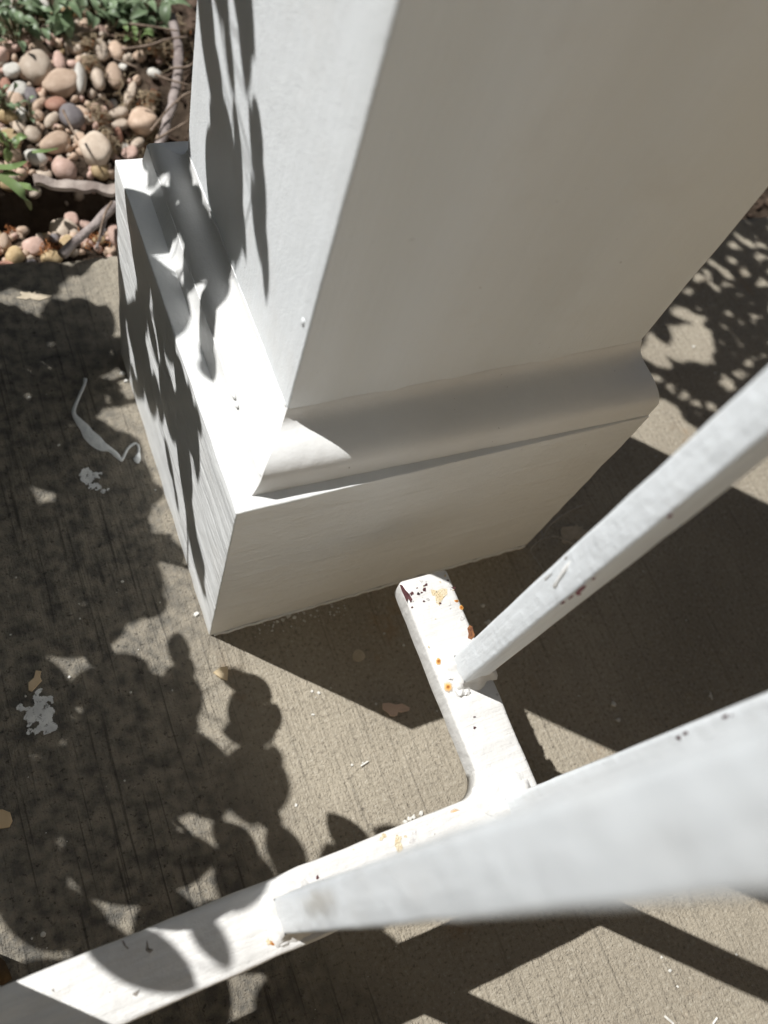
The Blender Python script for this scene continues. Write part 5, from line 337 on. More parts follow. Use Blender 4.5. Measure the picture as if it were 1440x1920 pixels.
def make_bed():
    V, F = [], []; nx, ny = 300, 150
    for i in range(nx + 1):
        for j in range(ny + 1):
            x = -1.0 + i * .0078; y = .15 + j * .0078; V.append((x, y, bed_z(x, y)))
    for i in range(nx):
        for j in range(ny):
            a = i * (ny + 1) + j; F.append((a, a + 1, a + ny + 2, a + ny + 1))
    return mesh_obj('gravel_bed', V, F, 'soil', kind='structure')
bed = make_bed()

# ------------------------------------------------------------------ porch column
W, D, H = .184, .170, .1358
HX0, HX1, HY0, HY1 = .0239, .1802, .0249, .1488
col = thing('porch_column', (W / 2, D / 2, 0), 'square white painted porch column with stepped base standing on the concrete', 'column')
v, f = rbox(0, W, 0, D, 0, H, .0008, .006, .00045, 70)
pl = mesh_obj('plinth', v, f, 'plinth', col)
v, f = rbox(HX0, HX1, HY0, HY1, H - .004, 2.86, .0011, .008, .00035, 60, .02)
SH = mesh_obj('shaft', v, f, 'shaft', col)
def moulding():
    outer = [Vector((.0101, .0066)), Vector((.1838, .0010)), Vector((.1838, .1660)), Vector((.0124, .1665))]
    inner = [Vector((HX0, HY0)), Vector((HX1, HY0)), Vector((HX1, HY1)), Vector((HX0, HY1))]
    prof = [(-.20, H - .0006), (-.17, H + .0004), (-.12, .1376), (-.07, .1396), (-.03, .1418), (-.005, .1436), (.015, .1448), (.05, .1461), (.10, .1473), (.17, .1484), (.26, .1494), (.37, .1502), (.49, .1508), (.61, .1512), (.72, .1516), (.81, .1522), (.89, .1533), (.95, .1547), (.985, .1562), (1.0, .1574), (1.04, .1577)]
    N = 44; V, F = [], []
    for s in range(4):                              # each side is its own run of trim, mitred at the corners
        o = len(V)
        for t, z in prof:
            R = [a.lerp(b, max(t, 0)) for a, b in zip(outer, inner)]; a = min(t, 0) * .0154
            R = [R[0] + Vector((a, .35 * a)), R[1] + Vector((0, .04 * a)), R[2], R[3] + Vector((a, 0))]
            for k in range(N + 1):
                p = R[s].lerp(R[(s + 1) % 4], k / N); q = Vector((p.x, p.y, z))
                w = noise.noise(q * 70) * .0005 + noise.noise(q * 220) * .00018
                c = Vector((W / 2, D / 2)); d = (p - c).normalized()
                V.append((q.x + d.x * w * .6, q.y + d.y * w * .6, q.z + w * .5))
        m = N + 1
        for i in range(len(prof) - 1):
            for k in range(N): F.append((o + i * m + k, o + i * m + k + 1, o + (i + 1) * m + k + 1, o + (i + 1) * m + k))
    return V, F
v, f = moulding(); MO = mesh_obj('moulding', v, f, 'mould', col)
for nm, P in COLMARKS:
    v, f = slab([mmv(q) for q in P], (0, -1, 0), .00015); mesh_obj(nm, v, f, 'scuff', SH if mmv(P[0]).y > .02 else MO)
# paint runs and a painted-over blob on the sunny side of the moulding
def caulk(p, q, r, seed):
    p, q = Vector(p), Vector(q); n = 90; P = []
    for i in range(n + 1):
        c = p.lerp(q, i / n); P.append(c + Vector((.0003 * noise.noise(Vector((i * .23, seed, 0))), 0, .0003 * noise.noise(Vector((i * .19, seed, 4))))))
    v, f = tube(P, [r * (1 + .8 * noise.noise(Vector((i * .4, seed, 9)))) for i in range(n + 1)], 6); mesh_obj('caulk_line', v, f, 'mould', MO)
caulk((.0104, .0080, .1451), (.0127, .166, .1451), .00026, 2); caulk((HX0 - .0001, .0262, .1577), (HX0 - .0001, .148, .1577), .00032, 5)
def lump(c, r, seed, mat, parent, name='weld_bead', amp=.35, n=2):
    bm = bmesh.new(); bmesh.ops.create_icosphere(bm, subdivisions=n, radius=1)
    V = [Vector((q.co.x * r[0], q.co.y * r[1], q.co.z * r[2])) * (1 + amp * noise.noise(q.co * 1.7 + Vector((seed, 0, 0)))) + Vector(c) for q in bm.verts]
    F = [[w.index for w in q.verts] for q in bm.faces]; bm.free()
    return mesh_obj(name, V, F, mat, parent)
lump((.0108, .0420, .1463), (.0010, .0026, .0007), 3, 'mould', MO, 'paint_blob')
lump((.0106, .0372, .1462), (.0008, .0015, .0006), 5, 'mould', MO, 'paint_blob')
lump((HX0, .0292, .2005), (.0006, .0012, .0016), 8, 'shaft', SH, 'paint_blob')
# caulk bead where the plinth meets the slab
v, f = tube([(.002 + .0015 * i, -.0004 + .0006 * noise.noise(Vector((i * .31, 0, 0))), .0002) for i in range(121)], .0007, 6); mesh_obj('caulk_bead', v, f, 'plinth', col)

# ------------------------------------------------------------------ railing
ZR, TH = .0911, .0123; ry0, ry1 = -.1390, -.1151; sx0, sx1 = .0658, .0881; TOP = .80
rail = thing('railing', (0, -.127, 0), 'white painted steel railing with square balusters and a short return bar beside the column', 'railing')
v, f = rbox(-.119, sx1, ry0, ry1, ZR - TH, ZR, .0018, .0045, .0004, 70); BOT = mesh_obj('bottom_rail', v, f, 'rail', rail)
v, f = rbox(sx0, sx1, ry1 - .003, -.0268, ZR - TH + .0002, ZR - .0001, .0018, .0045, .0004, 70); RET = mesh_obj('return_bar', v, f, 'stub', rail)
def bal(x0, x1, y0, y1, z0=None, z1=TOP):
    v, f = rbox(x0, x1, y0, y1, (z0 or ZR - .002), z1, .0015, .004, .0003, 60, .012); return mesh_obj('baluster', v, f, 'bal', rail)
BAL1 = bal(.0735, .0872, -.0748, -.0636)
BAL2 = bal(-.0211, -.0101, -.1335, -.1216)
BAL3 = bal(.0704, .0815, -.1313, -.1201)
v, f = rbox(-.157, -.1172, -.152, -.0995, 0, TOP + .08, .0015, .006, .0004, 60, .02); mesh_obj('newel_post', v, f, 'bal', rail)
v, f = rbox(-.165, -.111, -.159, -.094, TOP + .08, TOP + .095, .004, .006, .0003, 60); mesh_obj('post_cap', v, f, 'bal', rail)
v, f = rbox(-.118, sx1, ry0, ry1, TOP, TOP + .02, .003, .006, .0003, 60); mesh_obj('top_rail', v, f, 'rail', rail)
v, f = rbox(sx0, sx1, ry1, -.0268, TOP + .0002, TOP + .0198, .003, .006, .0003, 60); mesh_obj('top_return', v, f, 'stub', rail)
# welds, painted over
def collar(x0, x1, y0, y1, r, seed):                # uneven weld skirt round the foot of a baluster
    V, F = [], []; m = 40; lev = [(1, -.0006), (.72, .0005), (.4, .0012), (.15, .0021), (-.05, .0032)]
    for e, z in lev:
        for k in range(m):
            a = 2 * math.pi * k / m; q = Vector((math.cos(a), math.sin(a), 0)); g = 1 + .75 * noise.noise(q * 1.6 + Vector((seed, 0, 0))) + .25 * noise.noise(q * 5 + Vector((seed, 5, 0)))
            t = 1 / max(abs(q.x), abs(q.y)); sx_, sy_ = (x1 - x0) / 2, (y1 - y0) / 2
            V.append(Vector(((x0 + x1) / 2 + q.x * t * sx_ + q.x * 1.35 * r * e * g, (y0 + y1) / 2 + q.y * t * sy_ + q.y * 1.35 * r * e * g, ZR + 1.4 * z * max(.3, g))))
    for i in range(len(lev) - 1):
        for k in range(m): F.append((i * m + k, i * m + (k + 1) % m, (i + 1) * m + (k + 1) % m, (i + 1) * m + k))
    mesh_obj('weld_bead', V, F, 'weld', rail)
collar(.0735, .0872, -.0748, -.0636, .0026, 1); collar(-.0211, -.0101, -.1335, -.1216, .0030, 4); collar(.0704, .0815, -.1313, -.1201, .0034, 7)
lump((.0755, -.1160, ZR - .0004), (.0095, .0060, .0009), 12, 'weld', rail, amp=.3, n=4)
lump((.0660, -.1185, ZR - .0004), (.0060, .0060, .0010), 17, 'weld', rail, amp=.3, n=4)
for i, (x, y, a, s) in enumerate(((.0722, -.0772, .0019, 3), (.0747, -.0778, .0015, 5), (.0716, -.0702, .0017, 8), (.0722, -.0655, .0014, 2), (.0772, -.0626, .0016, 6), (.0705, -.1165, .0020, 4), (.0735, -.1178, .0017, 9), (.0668, -.1215, .0016, 7), (-.0228, -.1240, .0018, 1), (-.0232, -.1290, .0021, 12), (-.0214, -.1352, .0017, 14))):
    lump((x, y, ZR - .0001), (a * 1.25, a, a * .45), s, 'weld', rail, amp=.5, n=3)   # drops of old weld under the paint
def fillet():
    R, n = .0085, 9; cx, cy = sx0 - R, ry1 + R; V, F = [], []
    arc = [(cx + R * math.cos(a), cy + R * math.sin(a)) for a in [-math.pi / 2 * i / n for i in range(n + 1)]]
    P = [(sx0 + .003, ry1 - .003)] + [(sx0 + .003, cy)] + arc + [(cx, ry1 - .003)]; m = len(P)
    for z, ins in ((ZR - TH + .001, 0), (ZR - .0016, 0), (ZR - .0007, .0006), (ZR - .0003, .0016)):
        for i, (x, y) in enumerate(P):
            if 2 <= i < m - 1: x += (.7071 * ins); y -= (.7071 * ins)
            V.append((x, y, z))
    for k in range(3):
        for i in range(m): F.append((k * m + i, k * m + (i + 1) % m, (k + 1) * m + (i + 1) % m, (k + 1) * m + i))
    F.append(tuple(range(m))); F.append(tuple(range(3 * m, 4 * m))); return V, F
v, f = fillet(); mesh_obj('weld_fillet', v, f, 'weld', rail)
MK = {'rust_spot': 'rust', 'bare_patch': 'bare', 'rust_patch': 'rustp', 'paint_chip': 'chip', 'grey_patch': 'greyp', 'dirt_line': 'scuff', 'drip': 'drip'}
for nm, P in RAILMARKS:
    Q = [mmv(q) for q in P]; c = sum(Q, Vector()) / len(Q); host = (RET if c.y > ry1 else BOT) if abs(c.z - ZR) < .002 else (BAL1 if c.y > -.1 else BAL3)
    flat = max(q.z for q in Q) - min(q.z for q in Q) < .0005
    nr = (0, 0, 1) if flat else (-1, 0, 0); t = .00014 if nm != 'drip' else .0005
    if nm == 'rust_spot':
        c = sum(Q, Vector()) / len(Q); v, f = slab([q - c for q in Q], nr, t); o = mesh_obj(nm, v, f, MK[nm]); o.parent = host; o.location = c - rail.location
    else:
        v, f = slab(Q, nr, t, .0001 if nm != 'drip' else .0012); mesh_obj(nm, v, f, MK[nm], host, smooth=nm == 'drip')

# ------------------------------------------------------------------ unseen roof, wall and hedges added for shade and bounce light
pr = thing('porch_roof', (.6, -.9, 0), 'dark stained porch roof carried by the white column above the path', 'roof')  # unseen roof, added to keep skylight off the shaded path
v, f = rbox(-2.6, 3.4, -1.3, .24, 2.95, 3.03, .004, .3, 0, 1); mesh_obj('ceiling', v, f, 'roof', pr)
v, f = rbox(-2.6, 3.4, .0, .19, 2.86, 2.95, .004, .3, 0, 1); mesh_obj('beam', v, f, 'roof', pr)
hw = thing('house_wall', (.6, -1.15, 0), 'house wall with cream stucco base and dark siding above, behind the porch', 'wall')  # unseen wall, added to throw warm sunlight back onto the column front
v, f = rbox(-2.6, 3.4, -1.25, -1.05, 0, .58, .004, .3, 0, 1); mesh_obj('wall', v, f, 'stucco', hw)
v, f = rbox(-2.6, 3.4, -1.25, -1.06, .582, 2.945, .004, .3, 0, 1); mesh_obj('siding', v, f, 'roof', hw)  # upper part made dark to keep bounce light off the shaded ground
def shade_hedge(name, label, foot, inner, outer, z_in, z_out, n):  # unseen greenery added to block skylight, sloped to let the sun pass
    """clipped hedge: sloping top from z_in (path side) to z_out, foot = two ends of the near face"""
    (ax, ay), (bx, by) = foot; a, b = Vector((ax, ay, 0)), Vector((bx, by, 0)); d = (b - a).normalized(); w = Vector((-d.y, d.x, 0)) * inner
    r = thing(name, (a + b + w) / 2 - Vector((0, 0, .03)), label, 'hedge'); V, F = [], []; N = 40
    sec = [(0, -.05), (0, z_in * .94), (.12, z_in), (.94, z_out), (1, z_out * .9), (1, -.05)]
    for i in range(N + 1):
        for k, (u, z) in enumerate(sec):
            p = a.lerp(b, i / N) + w * u + Vector((0, 0, z)); V.append(p + Vector((noise.noise(p * 3), noise.noise(p * 3 + Vector((9, 0, 0))), .6 * noise.noise(p * 3 + Vector((0, 9, 0))))) * .06)
    for i in range(N):
        for k in range(5): F.append((i * 6 + k, i * 6 + k + 1, i * 6 + 7 + k, i * 6 + 6 + k))
    F += [(0, 1, 2, 3, 4, 5), tuple(N * 6 + k for k in range(6))]
    mesh_obj('crown', V, F, 'hedge_core', r)
    LV, LF = [], []
    for k in range(n):
        i = rnd.randrange(N); s = rnd.randrange(4); p0, p1 = V[i * 6 + s], V[i * 6 + s + 1]; q0, q1 = V[i * 6 + 6 + s], V[i * 6 + 7 + s]
        u, t = rnd.random(), rnd.random(); p = p0.lerp(p1, u).lerp(q0.lerp(q1, u), t) + Vector((rnd.gauss(0, .02), rnd.gauss(0, .02), rnd.gauss(0, .02)))
        e = Euler((rnd.random() * 6, rnd.random() * 6, rnd.random() * 6)).to_matrix(); l = rnd.uniform(.015, .03)
        o = len(LV); LV += [p + e @ Vector(c) * l for c in ((-1, 0, 0), (0, .5, .1), (1, 0, 0), (0, -.5, .1))]; LF.append((o, o + 1, o + 2, o + 3))
    mesh_obj('foliage', LV, LF, 'leaf', r, kind='stuff')
shade_hedge('hedge', 'tall clipped evergreen hedge along the far side of the gravel bed', ((3.2, 1.25), (-2.6, 1.25)), -1.3, 0, 1.0, 3.2, 9000)
shade_hedge('hedge', 'lower clipped evergreen hedge closing the path on the left', ((-.6, -.45), (-.6, 1.05)), 1.3, 0, .72, 2.6, 7000)

# ------------------------------------------------------------------ paint on the path
L, R_ = RIBBON; P = [mmv(q) for q in L] + [mmv(q) for q in R_[::-1]]
def ribbon(L, R_, t):
    n = len(L); V = []
    for a, b in zip(L, R_):
        a, b = mmv(a), mmv(b); V += [a, a.lerp(b, .25) + Vector((0, 0, t)), a.lerp(b, .75) + Vector((0, 0, t)), b]
    F = [(i * 4 + k, i * 4 + k + 1, i * 4 + 5 + k, i * 4 + 4 + k) for i in range(n - 1) for k in range(3)]
    return V, F
LL = smoothline([(*q, 0) for q in L], 4); RR = smoothline([(*q, 0) for q in R_], 4)
v, f = ribbon(LL, RR, .0005); v = [q + Vector((0, 0, .00025)) for q in v]; mesh_obj('paint_dribble', v, f, 'spill', path_root, label='long squiggle of dried white paint on the dark concrete')
def splat(c, U, Vv, ru, rv, cell, fr, thr, seed, amp=.75):
    """ragged film of paint: the cells of a fine grid where a falling noise field stays high"""
    c, U, Vv = Vector(c), Vector(U), Vector(Vv); nu, nv = int(1.5 * ru / cell), int(1.5 * rv / cell); ix, V, F = {}, [], []
    def vert(i, j):
        if (i, j) not in ix: ix[(i, j)] = len(V); V.append(c + U * (i * cell) + Vv * (j * cell))
        return ix[(i, j)]
    for i in range(-nu, nu):
        for j in range(-nv, nv):
            u, v_ = (i + .5) * cell, (j + .5) * cell; q = Vector((u * fr, v_ * fr, seed))
            if 1 - math.hypot(u / ru, v_ / rv) + amp * (noise.noise(q) + .5 * noise.noise(q * 2.3)) > thr: F.append((vert(i, j), vert(i + 1, j), vert(i + 1, j + 1), vert(i, j + 1)))
    return V, F
X1, Y1, Z1 = Vector((1, 0, 0)), Vector((0, 1, 0)), Vector((0, 0, 1))
def cen(P): return sum((mmv(q) for q in P), Vector()) / len(P)
for P, ru, rv, fr, thr, sd in zip(SPLATS, (.0098, .008, .005, .003), (.0115, .006, .004, .002), (190, 230, 260, 300), (.30, .52, .55, .5), (3.1, 8.4, 5.2, 1.7)):
    c = cen(P); c.z = .0006; v, f = splat(c, X1, Y1, ru, rv, .00035, fr, thr, sd); mesh_obj('paint_splat', v, f, 'splat', path_root, smooth=False)
# smears of tan dirt low on the foremost baluster
for z, y, rz, ry in ((.171, -.1262, .040, .0046),):
    n = 24; P = [Vector((0, ry * math.cos(6.2832 * k / n), rz * math.sin(6.2832 * k / n))) for k in range(n)]
    v, f = slab(P, (-1, 0, 0), .00012); o = mesh_obj('dirt_smear', v, f, 'smear'); o.parent = BAL2; o.location = Vector((-.0214, y, z)) - rail.location
for k in range(46):                                  # flecks where the top coat has popped off the bars
    u = rnd.random()
    if u < .45: c = Vector((rnd.uniform(sx0 + .002, sx1 - .001), -.029 - abs(rnd.gauss(0, .009)), ZR + .0002))
    elif u < .6: c = Vector((rnd.choice((sx0 + .0012, sx1 - .0012)), rnd.uniform(-.11, -.03), ZR + .0001))
    else: c = Vector((rnd.uniform(-.02, .07), rnd.choice((ry1 - .0015, rnd.uniform(ry0 + .003, ry1 - .002))), ZR + .0002))
    r = rnd.choice((.0003, .0004, .0006, .0009)); v, f = splat(c, X1, Y1, r * 2, r * 1.4, r * .45, 260 / (r * 1000), .45, k * 1.7, .9)
    if f: mesh_obj('paint_chip', v, f, rnd.choice(('chip', 'greyp', 'greyp', 'bare')), RET if c.y > ry1 else BOT, smooth=False)
for i, P in enumerate(SPOTS):
    v, f = slab([mmv(q) + Vector((0, 0, .0002)) for q in P], (0, 0, 1), .0002); mesh_obj('tan_spot', v, f, 'stain', path_root, smooth=False)
bits = []
for x, y, r in CRUMBS + [[*q, 5] for q in CRUMBPILE]:
    x, y, r = x / 1000, y / 1000, r * .00026; n = 7; a0 = rnd.random() * 6
    P = [(x + r * rnd.uniform(.6, 1.25) * math.cos(a0 + 6.283 * k / n), y + r * rnd.uniform(.5, 1.2) * math.sin(a0 + 6.283 * k / n), .0002) for k in range(n)]
    bits.append(slab(P, (0, 0, 1), r * .5, r * .3))
for k in range(130):
    x = rnd.uniform(-.13, .45); y = rnd.uniform(-.26, .2); r = rnd.choice([.00025, .0003, .0004, .0006]); n = 5; a0 = rnd.random() * 6
    if -.002 < x < W + .002 and -.002 < y < D: continue
    P = [(x + r * rnd.uniform(.6, 1.3) * math.cos(a0 + 6.283 * q / n), y + r * rnd.uniform(.6, 1.3) * math.sin(a0 + 6.283 * q / n), .0002) for q in range(n)]
    bits.append(slab(P, (0, 0, 1), r * .6, r * .3))
for S in STRANDS:
    bits.append(tube([mmv(q) + Vector((0, 0, .0006)) for q in S], .0005, 5))
for k in range(40):                                  # flecks brushed off along the foot of the plinth
    x = rnd.uniform(.02, .07); y = -abs(rnd.gauss(.0035, .002)) - .0012; r = rnd.uniform(.0002, .0007)
    P = [(x + r * rnd.uniform(.6, 1.3) * math.cos(6.283 * q / 5), y + r * rnd.uniform(.6, 1.3) * math.sin(6.283 * q / 5), .0002) for q in range(5)]
    bits.append(slab(P, (0, 0, 1), r * .5, r * .3))
v, f = join(bits); mesh_obj('paint_crumbs', v, f, 'crumb', path_root, smooth=False, kind='stuff')
for k, (lab, P, mt) in enumerate(FLAKES):
    Q = [mmv(q) for q in P]; c = sum(Q, Vector()) / len(Q); tilt = .35 if mt == 'creamflake' else .05
    Q2 = [Vector((q.x, q.y, .0008 + max(0, (q.y - c.y) * tilt + .5 * tilt * .006) + .0006 * abs(noise.noise(q * 300)))) for q in Q]
    v, f = slab(Q2, (0, 0, 1), .0006); mesh_obj('paint_flake', v, f, mt, smooth=False, label=lab, cat='paint flake', group='loose paint flakes on the path')
Q = [mmv(q) for q in LEAFLITTER]; Q = [Vector((q.x, q.y, .001 + .003 * abs(noise.noise(q * 90)))) for q in Q]
v, f = slab(Q, (0, 0, 1), .0012); mesh_obj('dead_leaf', v, f, 'deadleaf', label='curled dark brown dead leaf on the concrete by the rail end', cat='dead leaf')
v, f = join([tube(smoothline([mmv(q) for q in S], 5), .00035, 5) for S in FIBRE]); mesh_obj('web_fibre', v, f, 'fibre', label='tangled pale cobweb strand at the right foot of the column', cat='cobweb')

# ------------------------------------------------------------------ pebbles
def stone_mesh(seed, sub):
    bm = bmesh.new(); bmesh.ops.create_icosphere(bm, subdivisions=sub, radius=1); s = Vector((seed * 7.3, seed * 1.7, 0))
    for q in bm.verts:
        n = q.co.copy(); q.co *= 1 + .20 * noise.noise(n * .9 + s) + .07 * noise.noise(n * 2.2 + s)
        if noise.noise(s) > 0 and q.co.z > .62: q.co.z = .62 + (q.co.z - .62) * .35
    me = bpy.data.meshes.new('pebble'); bm.to_mesh(me); bm.free(); me.polygons.foreach_set('use_smooth', [True] * len(me.polygons)); return me
bases = [stone_mesh(i + 1, 3) for i in range(7)]; cache = {}
def pebble(x, y, a, b, ang, colr, zoff=0.0, seed=None):
    i = rnd.randrange(7) if seed is None else seed; key = (i, colr)
    if key not in cache:
        m = bases[i].copy(); m.materials.append(M['peb_' + colr]); cache[key] = m
    o = link(bpy.data.objects.new('pebble', cache[key]), bed); h = .5 * (a + b) * rnd.uniform(.55, .75)
    o.scale = (a, b, h); o.rotation_euler = (rnd.uniform(-.25, .25), rnd.uniform(-.25, .25), ang)
    o.location = (x, y, max(bed_z(x, y), -.02) + h * .8 + zoff); return o
placed = []
for x, y, a, b, ang, c in PEBBLES:
    x, y, a, b = x / 1e4, y / 1e4, a / 1e4, b / 1e4; pebble(x, y, a * .96, b * .96, math.radians(ang), c); placed.append((x, y, max(a, b)))
tries = 0; cols = ['cream'] * 3 + ['tan'] * 5 + ['ochre'] * 2 + ['pink'] * 4 + ['terra', 'mauve', 'white']
def in_hollow(x, y): return (x / .06) ** 2 + ((y - .288) / .022) ** 2 < 1
while len(placed) < 285 and tries < 20000:
    tries += 1; x = rnd.uniform(-.13, .075); y = rnd.uniform(EDGE(x) + .006, .47); r = rnd.choice([.0032, .004, .005, .006, .0075])
    if in_hollow(x, y) or x > .055 and y < .46: continue
    if any((x - p) ** 2 + (y - q) ** 2 < (.76 * (r + s)) ** 2 for p, q, s in placed): continue
    pebble(x, y, r * rnd.uniform(1, 1.4), r * rnd.uniform(.75, 1), rnd.uniform(0, 6.28), rnd.choice(cols), -.001); placed.append((x, y, r))
small = {}
ico = bmesh.new(); bmesh.ops.create_icosphere(ico, subdivisions=1, radius=1)
IV = [q.co.copy() for q in ico.verts]; IF = [[w.index for w in q.verts] for q in ico.faces]; ico.free()
def fill(n, xr, yr, rr, ok):
    parts = []
    for k in range(n):
        x = rnd.uniform(*xr); y = rnd.uniform(*yr)
        if y < EDGE(x) + .004 or not ok(x, y): continue
        r = rnd.uniform(*rr); e = Euler((rnd.random() * 3, rnd.random() * 3, rnd.random() * 6)).to_matrix(); s = Vector((r * 1.3, r, r * .75)); c = Vector((x, y, bed_z(x, y) + r * .3))
        parts.append(([e @ Vector((q.x * s.x, q.y * s.y, q.z * s.z)) + c for q in IV], IF))
    return join(parts)
for mt, n in (('peb_tan', 900), ('peb_cream', 700), ('peb_pink', 500)):
    v, f = fill(n, (-.22, .07), (.2, .6), (.0015, .0038), lambda x, y: not in_hollow(x, y)); mesh_obj('small_gravel', v, f, mt, bed, kind='stuff')
v, f = fill(2600, (-.95, 1.2), (.2, 1.25), (.006, .013), lambda x, y: not (-.2 < x < .075 and y < .52) and not (.05 < x < .8 and y < .5)); mesh_obj('outer_gravel', v, f, 'peb_tan', bed, kind='stuff')
# mulch chips, straw and rusty needles
parts = []
for k in range(2600):
    x = rnd.uniform(.02, .75); y = rnd.uniform(.21, .62)
    if x < .045 + .02 * noise.noise(Vector((y * 30, 0, 0))) or y < EDGE(x) + .003: continue
    a = rnd.uniform(.002, .008); b = a * rnd.uniform(.25, .5); e = Euler((rnd.gauss(0, .5), rnd.gauss(0, .5), rnd.random() * 6)).to_matrix(); c = Vector((x, y, bed_z(x, y) + .002))
    parts.append(([e @ Vector((i * a, j * b, k2 * .0006)) + c for i in (-1, 1) for j in (-1, 1) for k2 in (-1, 1)], [(0, 1, 3, 2), (4, 6, 7, 5), (0, 4, 5, 1), (2, 3, 7, 6), (0, 2, 6, 4), (1, 5, 7, 3)]))
v, f = join(parts); mesh_obj('mulch', v, f, 'mulch', bed, smooth=False, kind='stuff')
def litter(spots, n, ln, rad, mt, name, zz=.006):
    parts = []
    for x, y, r in spots:
        x, y, r = x / 1000, y / 1000, r * .00033
        for k in range(n):
            p = Vector((rnd.gauss(x, r * .55), rnd.gauss(y, r * .55), 0))
            if p.y < EDGE(p.x) + .004: continue
            p.z = bed_z(p.x, p.y) + rnd.uniform(.001, zz); a = rnd.random() * 6.28; l = rnd.uniform(.4, 1) * ln
            d = Vector((math.cos(a), math.sin(a), rnd.gauss(0, .3))) * l; s = Vector((-d.y, d.x, 0)) * rnd.gauss(0, .25)
            parts.append(tube([p - d * .5, p + s + Vector((0, 0, l * .15)), p + d * .5], [rad, rad, rad * .4], 4))
    v, f = join(parts); mesh_obj(name, v, f, mt, bed, kind='stuff')
litter(LITTER, 34, .007, .00028, 'needle', 'needle_litter', .010)
litter([q for q in LITTER if q[0] > 20] + [[75, 430, 40], [60, 380, 40], [55, 340, 36], [70, 470, 46]], 60, .014, .0003, 'straw', 'straw_litter', .012)

# ------------------------------------------------------------------ edging, roots, twigs
def edging(P):
    Q = smoothline([mmv(q) for q in P], 5); V, F = [], []
    for i, q in enumerate(Q):
        w = .0032 + .0014 * noise.noise(Vector((i * .35, 2, 0))); z = .016 + .002 * noise.noise(Vector((i * .22, 0, 0))) - q.z
        for dy, dz in ((.003, -.0045), (0, -.0022), (.0005, 0), (2 * w, .0010), (2 * w + .001, -.0035)): V.append(q + Vector((0, dy - w, dz + z)))
    n = len(Q)
    for i in range(n - 1):
        for k in range(4): F.append((i * 5 + k, i * 5 + k + 1, i * 5 + 6 + k, i * 5 + 5 + k))
    F.append((0, 1, 2, 3, 4)); F.append(tuple(5 * n - 5 + k for k in range(5))); return V, F
v, f = edging(BOARD); mesh_obj('edging_strip', v, f, 'board', smooth=False, label='weathered edging strip holding back the pebbles left of the column base', cat='edging')
def root(P, r, name, label, cat, flat=.8):
    Q = smoothline([mmv(q) for q in P], 6); Q = [q + Vector((noise.noise(q * 80) * .0015, 0, noise.noise(q * 70) * .0015)) for q in Q]
    v, f = tube(Q, [r * (1 + .22 * noise.noise(q * 90)) for q in Q], 10, flat); mesh_obj(name, v, f, 'root', label=label, cat=cat)
root(ROOT, .0031, 'root', 'thick grey mauve root curving along the gravel behind the column base', 'root')
root(ROOT2, .0028, 'root', 'grey root slanting across the pebbles at the path edge', 'root')
root(ROOT3, .0010, 'root', 'thin side root forking towards the path edge beside the plinth', 'root')
TL = ['thin twig lying under the top green weeds', 'long pale twig pointing at the column shaft', 'short twig on the pebbles below the long pale twig', 'bent twig crossing the dark mulch', 'twig leaning on the root beside the shaft', 'slender twig along the left side of the thick root', 'twig near the top corner of the plinth',
      'twig lying between the big cream pebbles', 'fine twig beside the slanting root by the plinth', 'short straight twig in mulch beside the column shaft']
for lab, P in zip(TL, TWIGS):
    Q = smoothline([mmv(q) for q in P], 4); v, f = tube(Q, [.0009 - .0004 * i / len(Q) for i in range(len(Q))], 6); mesh_obj('twig', v, f, 'twig', label=lab, cat='twig', group='dry twigs on the gravel')

# ------------------------------------------------------------------ plants
def leaf_mesh(name, ratio, mt, n=8, curl=.12, fold=.18, peak=.85, rounded=False):
    V, F = [], []
    for i in range(n + 1):
        t = i / n; w = (.5 * ratio * ((1 - abs(2 * t - 1) ** 1.9) ** .75 if rounded else math.sin(math.pi * min(t ** peak, 1)) ** .8)) if 0 < i < n else .004
        zc = -curl * (t - .5) ** 2 * 2
        for s in (-1, -.5, 0, .5, 1): V.append((t - .5, s * w, zc + fold * abs(s) * w))
    for i in range(n):
        for k in range(4): F.append((i * 5 + k, i * 5 + k + 1, i * 5 + 6 + k, i * 5 + 5 + k))
    me = bpy.data.meshes.new(name); me.from_pydata(V, [], F); me.materials.append(M[mt]); me.polygons.foreach_set('use_smooth', [True] * len(me.polygons)); me.update(); return me
SL = leaf_mesh('leaf', 1.0, 'leaf', 12, .05, .06, rounded=True)
def shrub(data, branches, att, base, name, label, cat, rad):
    root_ = thing(name, base, label, cat); B = Vector(base); parts = []
    for d, a in zip(data, att):
        c = Vector(d[0:3]) / 1e4; e1 = Vector(d[3:6]).normalized(); e2 = Vector(d[6:9]); e2 = (e2 - e1 * e2.dot(e1)).normalized(); n = e1.cross(e2)
        L, Wd = d[9] / 1e4, d[10] / 1e4
        m = Matrix(((e1.x * L, e2.x * Wd, n.x * L, c.x - B.x), (e1.y * L, e2.y * Wd, n.y * L, c.y - B.y), (e1.z * L, e2.z * Wd, n.z * L, c.z - B.z), (0, 0, 0, 1)))
        o = link(bpy.data.objects.new('leaf', SL), root_); o.matrix_local = m
        q, tip = Vector(a) / 1e4, c - e1 * L * .5
        parts.append(tube([q, (q + tip) * .5 - Vector((0, 0, .004)), tip], [.0005, .0003, .0003], 4))
    for P in branches:
        Q = smoothline([Vector(q) / 1e4 for q in P], 6); parts.append(tube(Q, [rad * (1 - .93 * (i / len(Q)) ** .6) for i in range(len(Q))], 6))
    v, f = join(parts); mesh_obj('stem', v, f, 'stem', root_)
shrub(LEFT, BRANCH_L, ATT_L, (-.33, .30, -.01), 'shrub', 'broad leaved green shrub standing in the gravel left of the column, shading the path', 'shrub', .005)
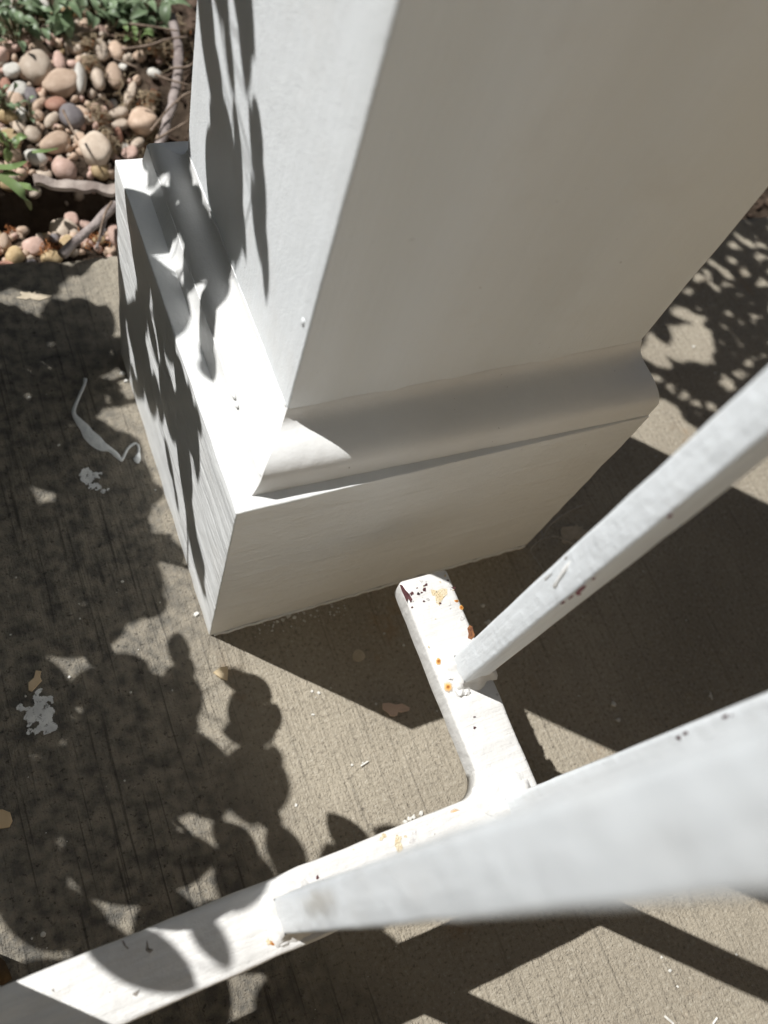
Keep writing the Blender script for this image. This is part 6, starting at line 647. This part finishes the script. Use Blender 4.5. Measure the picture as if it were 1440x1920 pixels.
shrub(RIGHT, BRANCH_R, ATT_R, (.12, .36, -.01), 'small_tree', 'small leaved sapling growing in the bed behind the column, dappling the path', 'sapling', .005)

WL = leaf_mesh('leaf', .48, 'weed', 8, .5, .35); WL2 = leaf_mesh('leaf', .62, 'weed2', 8, .5, .3)
def weed(pos, n, size, spread, lm, label, hgt=.02):
    b = mmv(pos); b.z = bed_z(b.x, b.y); r = thing('weed', b, label, 'weed', 'weeds among the pebbles'); parts = []
    for k in range(n):
        a = rnd.random() * 6.28; d = spread * math.sqrt(rnd.random()); p = Vector((d * math.cos(a), d * math.sin(a), hgt * rnd.uniform(.4, 1.1)))
        if (b + p).y < EDGE(b.x + p.x) - .02: p.y = abs(p.y)
        o = link(bpy.data.objects.new('leaf', lm), r); s = size * rnd.uniform(.6, 1.15); o.scale = (s, s, s)
        o.rotation_euler = (rnd.gauss(0, .35), rnd.gauss(-.1, .4), a + rnd.gauss(0, .6)); o.location = p
        base = p - o.rotation_euler.to_matrix() @ Vector((s * .5, 0, 0)); parts.append(tube([Vector((0, 0, 0)) + b, b + base * .5 + Vector((0, 0, .004)), b + base], .0005, 4))
    v, f = join(parts); mesh_obj('stem', v, f, 'stem', r)
G = GRASSPTS
weed(G['a'], 26, .013, .026, WL, 'bluish green weed tuft filling the top left corner of the gravel')
weed(G['b'], 24, .013, .022, WL, 'small leaved weed just right of the top left corner')
weed(G['c'], 14, .022, .02, WL, 'weed with the largest bluish leaves above the cream pebbles', .028)
weed(G['d'], 30, .013, .024, WL, 'dense green weed at the top of the gravel, above the round cream pebble')
weed(G['e'], 26, .015, .022, WL, 'green weed between the dense tuft and the mulch at the top')
weed(G['f'], 22, .019, .02, WL, 'rightmost weed with narrow pointed leaves beside the mulch', .028)
weed(G['g'], 14, .009, .012, WL, 'low weed at the left edge beside the white pebble')
weed(G['h'], 9, .010, .012, WL2, 'pale leaved weed at the left edge above the edging strip')
weed(G['j'], 6, .007, .008, WL, 'tiny weed sprouting between the middle pebbles')
weed(G['k'], 7, .009, .009, WL2, 'yellow green sprout at the edge of the dark mulch')
weed(G['l'], 12, .011, .014, WL, 'weed creeping over the pink brown pebble at left')
def strap(P, w, root_):
    Q = smoothline([mmv(q) for q in P], 5); V, F = [], []; n = len(Q)
    for i, q in enumerate(Q):
        d = (Q[min(i + 1, n - 1)] - Q[max(i - 1, 0)]).normalized(); s = d.cross(Vector((0, 0, 1))).normalized(); t = i / (n - 1); ww = w * (math.sin(math.pi * (.12 + .88 * t) ** .8) ** .7 + .03)
        for k, z in ((-1, .25), (0, 0), (1, .25)): V.append(q + s * k * ww + Vector((0, 0, z * ww)))
    for i in range(n - 1):
        for k in range(2): F.append((i * 3 + k, i * 3 + k + 1, i * 3 + 4 + k, i * 3 + 3 + k))
    return mesh_obj('leaf', V, F, 'weed2', root_)
b = mmv(G['i']); dl = thing('dandelion', (b.x, b.y, bed_z(b.x, b.y)), 'dandelion like weed with long strap leaves arching over the pebbles at left', 'weed')
for P, w in zip(STRAP, (.0030, .0024, .0026, .0020, .0016)): strap(P, w, dl)
